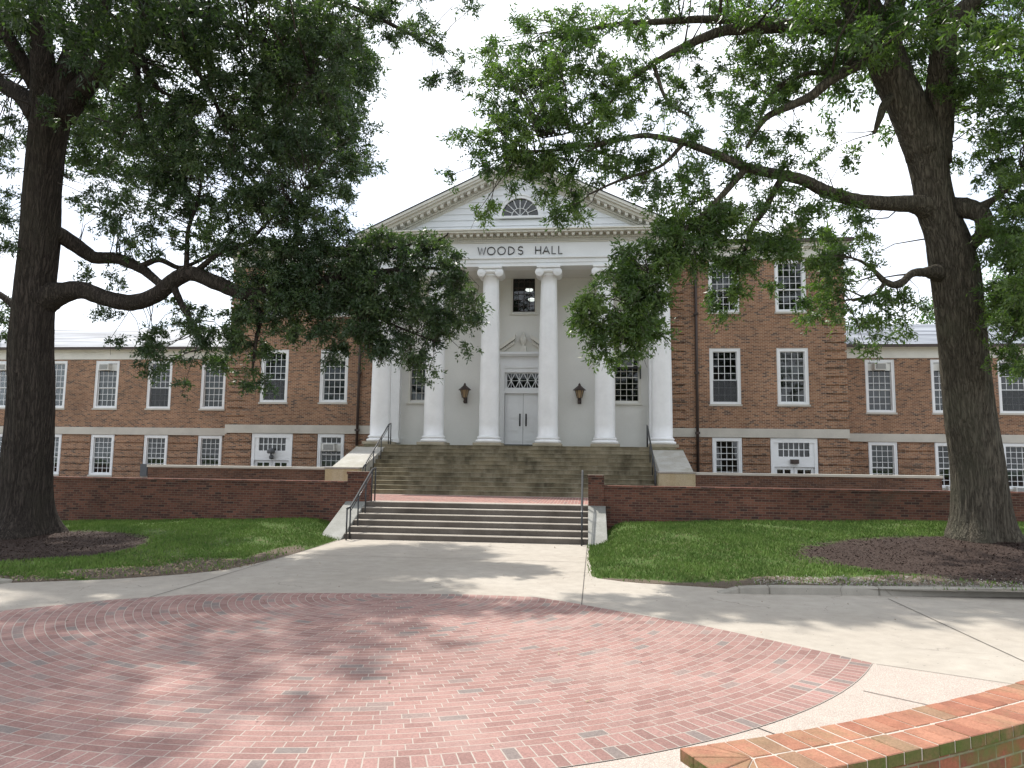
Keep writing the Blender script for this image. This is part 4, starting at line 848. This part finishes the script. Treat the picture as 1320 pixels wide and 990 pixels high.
# ------------------------------------------------------------------ trees
def smooth_path(P, k=6):
    """Catmull-Rom through rows of P (position + radius)"""
    P = np.array(P, float); Q = np.vstack([2*P[0]-P[1], P, 2*P[-1]-P[-2]]); out = []
    for i in range(1, len(Q)-2):
        for j in range(k):
            t = j/k; out.append(.5*((2*Q[i])+(-Q[i-1]+Q[i+1])*t+(2*Q[i-1]-5*Q[i]+4*Q[i+1]-Q[i+2])*t*t+(-Q[i-1]+3*Q[i]-3*Q[i+1]+Q[i+2])*t**3))
    out.append(P[-1]); return np.array(out)
def add_limb(mb, rows, n=12, k=6, rough=.0, lump=.05):
    S_ = smooth_path(rows, k); mb.tube([r[:3] for r in S_], [max(.006, r[3]) for r in S_], n, True, rough, lump); return S_
def tree(name, label, D0, z0, trunk, limbs, blobs, flare, barkm, leafm, base_px, extra, leaf=(.108, .034), seed=1, tk=.88):
    global rng
    rng = np.random.default_rng(seed); random.seed(seed)
    def W(x, y, r, dd=0): D = D0+dd; return [*at_depth(x, y, D), r*D/FPX]
    base = at_depth(*base_px, D0); base[2] = z0
    t = empty(name, base, label, 'tree')
    skel = []
    mb = MB(); rows = [W(x, y, r*tk) for (x, y, r) in trunk]
    # flared foot with root ridges
    S_ = smooth_path(rows, 6); foot = S_[0].copy(); vs = []; n = 110; S_ = smooth_path(rows, 14)
    P = [foot-np.array([0, 0, .35, 0])]; P += list(S_)
    ph = [random.uniform(0, 6.28) for _ in range(4)]
    for i, r in enumerate(P):
        h = max(0, r[2]-z0); fl = math.exp(-h/.42)
        for k in range(n):
            a = 2*math.pi*k/n; ridge = .5+.5*math.cos(3*a+ph[0])*.6+.5*.4*math.cos(5*a+ph[1]); but = .035*math.sin(7*a+ph[2]+h*.35)+.03*math.sin(4*a+ph[3]-h*.5)+.014*math.sin(19*a+2.2*math.sin(h*.9+ph[0])+ph[1])+.012*math.sin(31*a-1.8*math.sin(h*1.4+ph[2])+ph[3])+.006*math.sin(47*a+3*math.sin(h*1.9))+random.uniform(-.006, .006)
            rr = r[3]*(1+fl*flare*(.35+1.1*ridge)+but); vs.append((r[0]+rr*math.cos(a), r[1]+rr*math.sin(a), r[2]))
    fs = [(i*n+k, i*n+(k+1) % n, (i+1)*n+(k+1) % n, (i+1)*n+k) for i in range(len(P)-1) for k in range(n)]
    mb.add(vs, fs, True); skel += [r[:3] for r in S_[len(S_)//2:]]
    mb.build('trunk', barkm, t)
    ml = MB(); pts = []
    for L in limbs:
        rows = [W(*q) for q in L]; S_ = add_limb(ml, rows, 14 if rows[0][3] > .12 else 9); pts += [(r[:3], r[3]) for r in S_]
    for L in extra: S_ = add_limb(ml, L, 10); pts += [(r[:3], r[3]) for r in S_]
    ml.build('limbs', barkm, t)
    PP = np.array([p for p, r in pts]+skel); 
    # sprays of leaves: each group hangs on its own twig that grows from the nearest limb
    C_ = []; T = []; tw = MB(); G = []
    for b in blobs:
        if b[0] == 'w':      # world-space ellipsoid, for the crown outside the picture and leaf masses added for shade
            _, c, rad, ng, k = b; u = rng.normal(0, 1, (ng, 3)); u /= np.linalg.norm(u, axis=1)[:, None]; u *= rng.uniform(.35, 1, (ng, 1))**.6; g_ = np.array(c)+u*np.array(rad)
            for q in g_: G.append((q, k, 0))
        else:
            x, y, rx, ry, dd, sp, dens = b; dens *= 1.35 if (y > 300 and 700 < x < 900) or (y > 285 and 340 < x < 640) else 1.
            ng = max(1, int(dens*math.pi*rx*ry/290))
            for _ in range(ng):
                while True:
                    u, v = rng.uniform(-1, 1, 2)
                    if u*u+v*v < 1: break
                q = at_depth(x+u*rx, y+v*ry, D0+dd+rng.uniform(-sp, sp)); G.append((q, 1., 1))
    for q, k, twig in G:
        if q[2] < 2.0: continue
        dist = np.linalg.norm(PP-q, axis=1); j = int(np.argmin(dist+rng.uniform(0, .6, len(PP)))); p0 = PP[j]; L = dist[j]
        d = q-p0; mid = p0+d*.5+np.array([0, 0, .08*L])+rng.normal(0, .06, 3)*L; tip = q+d/(L+.01)*.25-np.array([0, 0, .16])
        if L < 4.5 and (twig or rng.random() < .25): tw.tube([p0, p0+(mid-p0)*.5+rng.normal(0, .03, 3)*L, mid, q+rng.normal(0, .05, 3), tip], [min(.035, .008+.007*L), .006+.005*L, .005+.003*L, .006, .003], 4, True)
        nl = int(rng.uniform(125, 265)*(1 if k == 1 else .55)); sc_ = 1. if k == 1 else k
        # leaves gather along several short twiglets
        ntw = int(rng.integers(5, 9)); dirs = rng.normal(0, 1, (ntw, 3)); dirs[:, 2] = dirs[:, 2]*.55-.25; dirs /= np.linalg.norm(dirs, axis=1)[:, None]; Lt = rng.uniform(.16, .44, ntw)*sc_
        w_ = rng.integers(0, ntw, nl); s_ = rng.uniform(.1, 1, nl)
        c = q+dirs[w_]*(Lt[w_]*s_)[:, None]+rng.normal(0, .035*sc_, (nl, 3)); c[:, 2] -= .10*s_**2
        C_.append(c); T.append(np.c_[dirs[w_], np.full(nl, sc_), np.full(nl, rng.random())])
    C_ = np.vstack(C_); T = np.vstack(T); n = len(C_)
    a = T[:, :3]*.6+rng.normal(0, .75, (n, 3)); a[:, 2] -= .25; a /= np.linalg.norm(a, axis=1)[:, None]
    b = np.cross(a, rng.normal(0, 1, (n, 3))); b /= np.linalg.norm(b, axis=1)[:, None]
    ll = leaf[0]*rng.uniform(.65, 1.3, n)*T[:, 3]; lw = leaf[1]*rng.uniform(.7, 1.3, n)*T[:, 3]
    V = np.stack([C_, C_+a*(ll*.45)[:, None]+b*(lw*.5)[:, None], C_+a*ll[:, None], C_+a*(ll*.45)[:, None]-b*(lw*.5)[:, None]], 1)
    cr = fast_mesh('crown', V.reshape(-1, 3)-base, np.arange(4*n).reshape(n, 4), leafm, np.clip(T[:, 4]*.6+rng.random(n)*.4, 0, 1)); cr.parent = t
    tw.build('twigs', M['branch'], t)
    print('TREE', name, 'groups', len(G), 'leaves', n)
    return t
# right oak -------------------------------------------------------------
zr = .47; Dr = (zr-CAM[2])/ray(1265, 694)[2]
trR = [(1264, 693, 40), (1264, 650, 38), (1260, 600, 36), (1252, 550, 35), (1246, 500, 34), (1241, 450, 33.5), (1236, 400, 34), (1230, 350, 35), (1220, 305, 31), (1207, 270, 28.5), (1199, 230, 27), (1190, 185, 29), (1180, 150, 24)]
limR = [[(1194, 200, 24), (1175, 150, 23), (1152, 100, 23, .2), (1133, 55, 24, .2), (1112, 10, 21, .3), (1085, -50, 17, .4), (1060, -130, 12, .5)],
        [(1204, 210, 20), (1209, 150, 19), (1214, 95, 17, -.2), (1216, 50, 16, -.3), (1212, 5, 15, -.4), (1205, -60, 12, -.5), (1210, -140, 9, -.6)],
        [(1216, 45, 13, -.3), (1240, 15, 12, -.3), (1275, -15, 10, -.4), (1320, -60, 8, -.4)],
        [(1138, 55, 16, .2), (1150, 15, 13, .4), (1162, -30, 11, .6), (1170, -90, 8, .8)],
        [(1125, 40, 12, .2), (1085, 36, 10.5, .3), (1032, 33, 9, .2), (963, 37, 7.5, 0), (928, 41, 6.5, 0), (882, 60, 5, -.2), (842, 82, 3.6, -.3), (806, 108, 2.2, -.4)],
        [(1040, 34, 7, .2), (975, 27, 6, .4), (905, 25, 5, .5), (850, 28, 4, .6), (790, 32, 3, .6), (733, 43, 1.8, .6)],
        [(1136, 72, 8, .1), (1113, 80, 7.5, -.2), (1090, 92, 7, -.4), (1067, 106, 6.5, -.6), (1045, 124, 6, -.7), (1020, 136, 5.2, -.8), (986, 153, 4, -.9), (963, 190, 2.4, -1)],
        [(1085, 95, 4, -.4), (1040, 95, 3.5, 0), (1005, 112, 3, .2), (985, 140, 2.2, .3), (975, 170, 1.5, .3)],
        [(1208, 270, 22, 0), (1192, 266, 16, -.1), (1176, 263, 11.5, -.2), (1140, 262, 9.5, -.4), (1107, 259, 9, -.6), (1080, 252, 8.2, -.7), (1061, 245, 8, -.8), (1038, 233, 7.2, -.9), (1015, 227, 7, -1), (963, 216, 6, -1.1), (928, 201, 5, -1.1), (882, 184, 4.2, -1.1), (850, 177, 3.6, -1.1), (825, 175, 3.3, -1.1), (779, 184, 2.8, -1.2), (721, 193, 2.2, -1.2), (658, 196, 1.4, -1.2)],
        [(1010, 227, 5, -1), (997, 248, 4.2, -1), (986, 270, 4, -1.1), (970, 292, 3.4, -1.1), (963, 315, 2.6, -1.1), (950, 350, 1.8, -1.1), (945, 385, 1.1, -1.1)],
        [(963, 216, 4.5, -1.1), (945, 236, 4.3, -1.2), (928, 255, 4, -1.4), (903, 280, 3.6, -1.6), (880, 298, 3.3, -1.7), (854, 322, 2.8, -1.8), (835, 355, 2.2, -1.9), (815, 400, 1.6, -1.9), (805, 440, 1, -1.9)],
        [(882, 184, 3, -1.1), (850, 215, 2.2, -1.2), (800, 232, 1.8, -1.3), (760, 250, 1.3, -1.4)], [(806, 108, 2, -.4), (770, 150, 1.6, -.5), (735, 170, 1.2, -.5), (700, 178, .9, -.5)],
        [(842, 82, 3, -.3), (860, 130, 2, -.4), (890, 150, 1.4, -.5)], [(779, 184, 2, -1.2), (745, 205, 1.4, -1.2), (738, 240, 1, -1.2)],
        [(1212, 352, 13, -.1), (1200, 351, 8.5, -.3), (1191, 351, 6, -.4), (1175, 353, 5, -.6), (1159, 367, 4.5, -.8), (1141, 363, 4, -.9), (1127, 349, 2.6, -1), (1110, 337, 1.8, -1.1), (1090, 330, 1, -1.2)],
        [(1141, 363, 3, -.9), (1129, 379, 2.2, -1), (1106, 385, 1.6, -1.1), (1080, 388, 1, -1.1)],
        [(1225, 268, 14, 0), (1248, 269, 13, -.4), (1265, 277, 11, -.7), (1268, 292, 9, -.8), (1262, 306, 8, -.5), (1250, 316, 9, -.2), (1238, 325, 10, 0)],
        [(1262, 270, 8, -.6), (1283, 256, 4, -.8), (1300, 243, 3, -1), (1325, 225, 2.2, -1.2)], [(1268, 285, 7, -.8), (1290, 310, 5, -1.2), (1330, 340, 4, -1.6), (1390, 360, 3, -2)],
        [(1160, 118, 6, .1), (1142, 132, 5.5, -.2), (1134, 152, 4.5, -.3), (1127, 172, 2, -.3)]]
# blobs: x, y, rx, ry (photo pixels at the depth of the limb), depth offset, depth spread, density
bR = [(650, 135, 45, 60, -.9, .9, .8), (700, 60, 70, 55, .2, 1.2, .9), (760, 110, 70, 60, -.3, 1.2, 1.0), (620, 195, 45, 32, -1.2, .7, .75), (690, 165, 55, 45, -1, .9, 1.0), (690, 225, 40, 30, -1.2, .6, 1.1), (722, 262, 24, 34, -1.2, .5, 1.2), (625, 262, 13, 24, -1.2, .3, 1.0),
      (740, 210, 40, 34, -1.2, .7, .9), (800, 175, 60, 45, -1, 1, .75), (790, 30, 90, 30, .5, 1.2, .8), (870, 100, 60, 45, -.2, 1, .6), (850, 215, 60, 35, -1.1, .8, .7), (900, 250, 60, 45, -1.3, .9, .85), (860, 20, 90, 22, .6, 1, .5), (960, 120, 50, 45, -.5, 1, .7), (1000, 75, 70, 38, .1, 1.1, .75),
      (930, 170, 45, 30, -.9, .9, .55), (985, 190, 55, 40, -.9, .9, .7), (890, 305, 45, 40, -1.6, .7, 1.0), (955, 300, 50, 45, -1.1, .7, 1.0), (930, 350, 35, 38, -1.2, .6, .9), (925, 390, 22, 16, -1.2, .4, .7), (1010, 280, 45, 50, -1.1, .8, .9), (1000, 330, 22, 40, -1.1, .5, .7), (830, 350, 45, 42, -1.8, .6, 1.2), (800, 395, 52, 42, -1.9, .6, 1.15), (795, 440, 38, 32, -1.9, .5, .8), (765, 410, 22, 32, -1.9, .4, 1.1), (845, 410, 22, 36, -1.9, .4, .7),
      (870, 300, 30, 30, -1.7, .5, .9), (1060, 300, 36, 50, -.9, .8, .7), (1070, 370, 25, 42, -1.1, .5, 1.05), (1055, 410, 16, 14, -1.1, .3, .9), (1110, 320, 42, 42, -.9, .8, .38), (1110, 400, 55, 24, -1, .7, .5), (1150, 420, 30, 20, -.9, .5, .7), (1165, 385, 28, 26, -.8, .5, .7), (1130, 448, 22, 14, -1, .4, .8), (1060, 190, 45, 45, -.6, 1, .28), (1100, 230, 50, 30, -.5, .8, .22), (1060, 60, 45, 55, .2, 1, .9), (1100, 10, 70, 40, .4, 1.2, 1.0),
      (1170, 20, 60, 55, -.5, 1.2, .8), (1170, 90, 25, 50, .9, .6, .55), (1250, 90, 45, 60, -.4, 1.3, .7), (1290, 30, 50, 45, -.6, 1.3, 1.0), (1295, 150, 42, 60, -.8, 1.3, .8), (1265, 205, 36, 34, -.7, 1, .55), (1300, 270, 36, 50, -1.2, 1, .75), (1298, 340, 32, 55, -1.4, 1, 1.3), (1300, 400, 34, 40, -1.5, .8, 1.3), (1285, 450, 22, 18, -1.5, .6, .9), (1310, 460, 22, 22, -1.7, .6, 1.0), (1150, 150, 22, 30, -.2, .5, .2), (1350, 250, 60, 220, -1.5, 1.5, .8), (950, 8, 60, 16, .6, .8, .5), (590, 215, 22, 12, -1.2, .4, .6), (640, 85, 22, 30, -.3, .6, .5),
      (1075, 345, 55, 90, .8, .8, .25), (1180, 130, 20, 60, 1.6, .6, .3)]
bR += [('w', (12.5, -4, 13.5), (7.5, 7, 3.6), 420, 1.6), ('w', (7.8, -4, 13.4), (4, 4, 1.5), 90, 1.5), ('w', (17, -4, 10), (4.5, 6, 3.5), 160, 1.6)]
def wpt(x, y, D): return at_depth(x, y, D)
tree('oak_tree', 'tall oak with grey furrowed trunk, limbs reaching left over the portico', Dr, zr-.03, trR, limR, bR, .42, M['bark'], M['leaf'], (1265, 693), [], seed=3, tk=.82)
# left oak ----------------------------------------------------------------
zl = .10; Dl = (zl-CAM[2])/ray(28, 688)[2]
trL = [(29, 688, 43), (31, 650, 37), (35, 600, 34), (39, 550, 32.5), (41, 500, 31.5), (40, 450, 31), (43, 400, 29), (47, 350, 28), (52, 300, 28), (55, 240, 26.5), (61, 180, 26.5), (66, 145, 28), (70, 118, 26)]
limL = [[(78, 150, 18), (98, 122, 15), (125, 97, 12.5, -.2), (158, 74, 12, -.4), (180, 55, 11, -.6), (188, 30, 10, -.7), (188, -15, 9, -.8), (200, -70, 7, -.8)],
        [(72, 140, 19), (88, 95, 17), (104, 60, 15, .2), (122, 22, 13, .4), (138, -25, 11, .6), (150, -90, 8, .8)],
        [(60, 140, 19), (56, 95, 15, -.3), (52, 40, 13, -.5), (48, -30, 11, -.8), (40, -100, 8, -1)],
        [(50, 150, 14), (28, 124, 11, .3), (8, 112, 10, .6), (-30, 95, 8, .9), (-80, 60, 6, 1.2)], [(45, 110, 9, -.2), (26, 75, 9, -.4), (6, 40, 8, -.6), (-30, -10, 6, -.8)],
        [(186, 35, 5, -.6), (215, 46, 4.5, -.9), (236, 70, 3.8, -1.1), (258, 98, 3, -1.2), (276, 130, 2.4, -1.3), (290, 165, 1.6, -1.4)], [(188, 15, 6, -.7), (230, 10, 5, -.9), (290, 30, 4, -1.1), (350, 60, 3, -1.3), (410, 100, 2, -1.4)], [(200, -60, 6, -.8), (300, -40, 5, -1), (400, -10, 4, -1.2), (480, 20, 3, -1.3), (560, 60, 1.5, -1.3)],
        [(178, 75, 6, -.5), (176, 95, 4.5, -.7), (179, 125, 3.4, -.8), (181, 148, 2, -.9)], [(180, 70, 5, -.5), (190, 92, 4.5, -.9), (205, 115, 2.8, -1), (225, 125, 2, -1.1)], [(126, 60, 6, .2), (142, 64, 5.5, -.1), (158, 74, 5, -.4)],
        [(58, 384, 22), (80, 378, 14, -.1), (105, 374, 11.5, -.3), (138, 385, 10.5, -.4), (170, 390, 10.5, -.5), (200, 381, 10, -.6), (228, 359, 10, -.7), (250, 353, 9.5, -.8), (282, 366, 9.5, -.9), (320, 379, 8.5, -1), (365, 372, 6.5, -1.1), (420, 360, 5, -1.1), (480, 352, 3.6, -1), (540, 345, 2.4, -.9), (600, 350, 1.2, -.9)],
        [(62, 300, 16), (80, 305, 10.5, .2), (106, 322, 9, .4), (122, 332, 8, .5), (150, 333, 7.2, .5), (180, 345, 6.5, .2), (196, 357, 5.5, 0), (212, 371, 5, -.4)], [(182, 343, 4, .2), (205, 335, 3.6, .2), (230, 345, 3, .2), (248, 340, 2.4, .2), (290, 320, 2, .2), (340, 308, 1.2, .2)],
        [(222, 366, 5, -.7), (232, 388, 4.2, -.7), (244, 410, 3.8, -.8), (256, 432, 3, -.8), (262, 450, 1.8, -.8)], [(240, 355, 4, -.8), (241, 328, 3.2, -.9), (243, 295, 2.6, -1), (255, 260, 2, -1), (262, 220, 1.2, -1)], [(250, 352, 4, -.8), (285, 325, 3.2, -1), (320, 312, 2.6, -1.1), (360, 270, 1.8, -1.2), (400, 240, 1.2, -1.2)],
        [(320, 378, 5, -1), (335, 405, 3.6, -1), (330, 440, 2.4, -1.1), (325, 480, 1.4, -1.1)], [(420, 360, 3.4, -1.1), (460, 395, 2.4, -1.1), (510, 420, 1.6, -1.1), (560, 440, .9, -1.1)], [(420, 360, 3, -1.1), (470, 330, 2.2, -1), (530, 315, 1.4, -1)],
        [(548, 316, 2, -1), (572, 306, 1.2, -1), (578, 300, .8, -1)], [(24, 400, 5, .5), (0, 380, 4, .7), (-40, 360, 3, 1)]]
bL = [(60, 40, 80, 60, .5, 1.3, .95), (20, 30, 50, 50, .3, 1.2, .9), (160, 30, 60, 40, .6, 1.1, .9), (115, 130, 18, 12, .5, .5, .5), (240, 60, 70, 65, -.8, 1.2, 1.1), (330, 50, 80, 62, -1, 1.2, 1.1), (400, 60, 70, 60, -1.1, 1.1, 1.15), (440, 15, 50, 30, -1.2, .8, 1.1), (520, 25, 45, 38, -1.3, .6, 1.0), (570, 85, 38, 24, -1.3, .5, .75), (600, 10, 22, 22, -1.3, .4, .55), (380, 140, 60, 60, -1.2, 1, 1.2), (300, 150, 80, 60, -1, 1.2, 1.1), (210, 150, 60, 55, -.9, 1.1, .95),
      (190, 215, 60, 50, -.8, 1, .8), (270, 230, 80, 55, -1, 1.1, 1.25), (360, 220, 70, 60, -1.1, 1.1, 1.3), (425, 165, 30, 30, -1.2, .6, .7), (470, 190, 34, 28, -1.3, .5, .95), (430, 215, 30, 26, -1.3, .5, .8), (410, 270, 45, 45, -1.1, .9, 1.35), (320, 290, 75, 40, -1, 1, 1.2), (140, 270, 50, 36, -.2, 1, .75), (215, 290, 70, 36, -.4, 1, .8), (160, 318, 34, 16, .3, .6, .6), (130, 350, 24, 14, .2, .4, .9), (175, 365, 26, 14, .2, .5, .5), (280, 335, 44, 24, -.9, .7, .6),
      (15, 300, 22, 60, .4, 1, .7), (8, 180, 26, 50, .6, 1, .9), (8, 395, 14, 40, .6, .6, .9), (360, 350, 55, 45, -1.1, .8, 1.4), (420, 340, 60, 50, -1.1, .8, 1.5), (370, 400, 60, 40, -1.1, .7, 1.35), (325, 425, 30, 42, -1.1, .5, 1.2), (330, 480, 16, 22, -1.1, .3, 1.2), (440, 400, 50, 48, -1.1, .7, 1.25), (490, 350, 55, 55, -1, .7, 1.5), (550, 355, 48, 55, -1, .6, 1.4), (580, 336, 16, 14, -1, .4, .8), (585, 400, 32, 38, -1.1, .5, 1.2), (520, 420, 55, 40, -1.1, .6, 1.2), (548, 465, 16, 26, -1.1, .3, 1.0), (490, 440, 24, 22, -1.1, .4, .8), (430, 452, 22, 12, -1.1, .3, .6), (600, 445, 12, 14, -1.1, .3, .8),
      (270, 420, 44, 26, -.9, .6, 1.0), (240, 395, 32, 18, -.8, .5, .8), (225, 440, 45, 26, -.8, .6, 1.0), (200, 465, 34, 18, -.8, .5, .8), (270, 465, 36, 16, -.9, .5, .9), (245, 490, 16, 10, -.8, .3, .8), (135, 400, 16, 20, 0, .4, .6), (160, 430, 22, 12, -.4, .4, .5), (60, 135, 22, 22, -1.0, .2, .5), (290, 440, 26, 26, 1.2, .4, .6), (100, 240, 30, 30, .9, .6, .3)]
bL += [('w', (-12, -5, 13.5), (7, 7, 3.6), 420, 1.6), ('w', (-6.8, -5.2, 12.8), (3.6, 4.0, 1.6), 190, 1.5), ('w', (-18, -4, 9), (4, 6, 4), 160, 1.6), ('w', (-7.5, -9.5, 12.5), (4.5, 3.5, 1.8), 190, 1.5), ('w', (-5.9, 1.4, 12.3), (1.9, 2.6, 1.3), 230, 1.2), ('w', (-6.3, 3.6, 15.8), (1.7, 2.5, 1.2), 220, 1.4), ('w', (-12.2, 2.0, 12.5), (2.4, 2.5, 1.5), 190, 1.4)]  # last three leaf masses added to cast shade on path and left mulch
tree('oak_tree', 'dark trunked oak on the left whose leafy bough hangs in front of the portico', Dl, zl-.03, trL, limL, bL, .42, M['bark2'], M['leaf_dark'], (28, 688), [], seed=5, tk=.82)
# trees beyond the wings
def far_tree(x, y, h, r, seed, label):
    g_ = np.random.default_rng(seed); e = empty('background_tree', (x, y, .9), label, 'tree')
    MB().tube([(x, y, .6), (x+.1, y, h*.3), (x-.1, y, h*.55), (x, y, h*.85)], [.4, .3, .22, .06], 9).build('trunk', M['branch'], e)
    m = MB()
    for k in range(9):
        a = g_.uniform(0, 6.28); z = h*g_.uniform(.35, .6); q = np.array([x+r*.7*math.cos(a), y+r*.7*math.sin(a), z+h*.25]); m.tube([(x, y, z), ((x+q[0])/2, (y+q[1])/2, z+h*.1), q], [.13, .09, .03], 6)
    m.build('limbs', M['branch'], e)
    n = 420; u = g_.normal(0, 1, (n, 3)); u /= np.linalg.norm(u, axis=1)[:, None]; u *= g_.uniform(.45, 1, (n, 1)); c0 = np.array([x, y, h*.66])+u*np.array([r, r, h*.36])
    C_ = (c0[:, None]+g_.normal(0, .38, (n, 60, 3))).reshape(-1, 3); N = len(C_); a = g_.normal(0, 1, (N, 3)); a /= np.linalg.norm(a, axis=1)[:, None]; b = np.cross(a, g_.normal(0, 1, (N, 3))); b /= np.linalg.norm(b, axis=1)[:, None]
    V = np.stack([C_-a*.12, C_+b*.06, C_+a*.12, C_-b*.06], 1); o = fast_mesh('crown', V.reshape(-1, 3)-np.array([x, y, .9]), np.arange(4*N).reshape(N, 4), M['leaf_far'], np.repeat(g_.random(n), 60)); o.parent = e
far_tree(30.5, 33, 15.5, 5.0, 11, 'leafy tree rising behind the right wing roof beside the oak trunk')
far_tree(40, 38, 15, 6, 12, 'broad tree farther right behind the right wing')
far_tree(-52, 40, 12.5, 5, 14, 'distant pale green tree beyond the left wing')
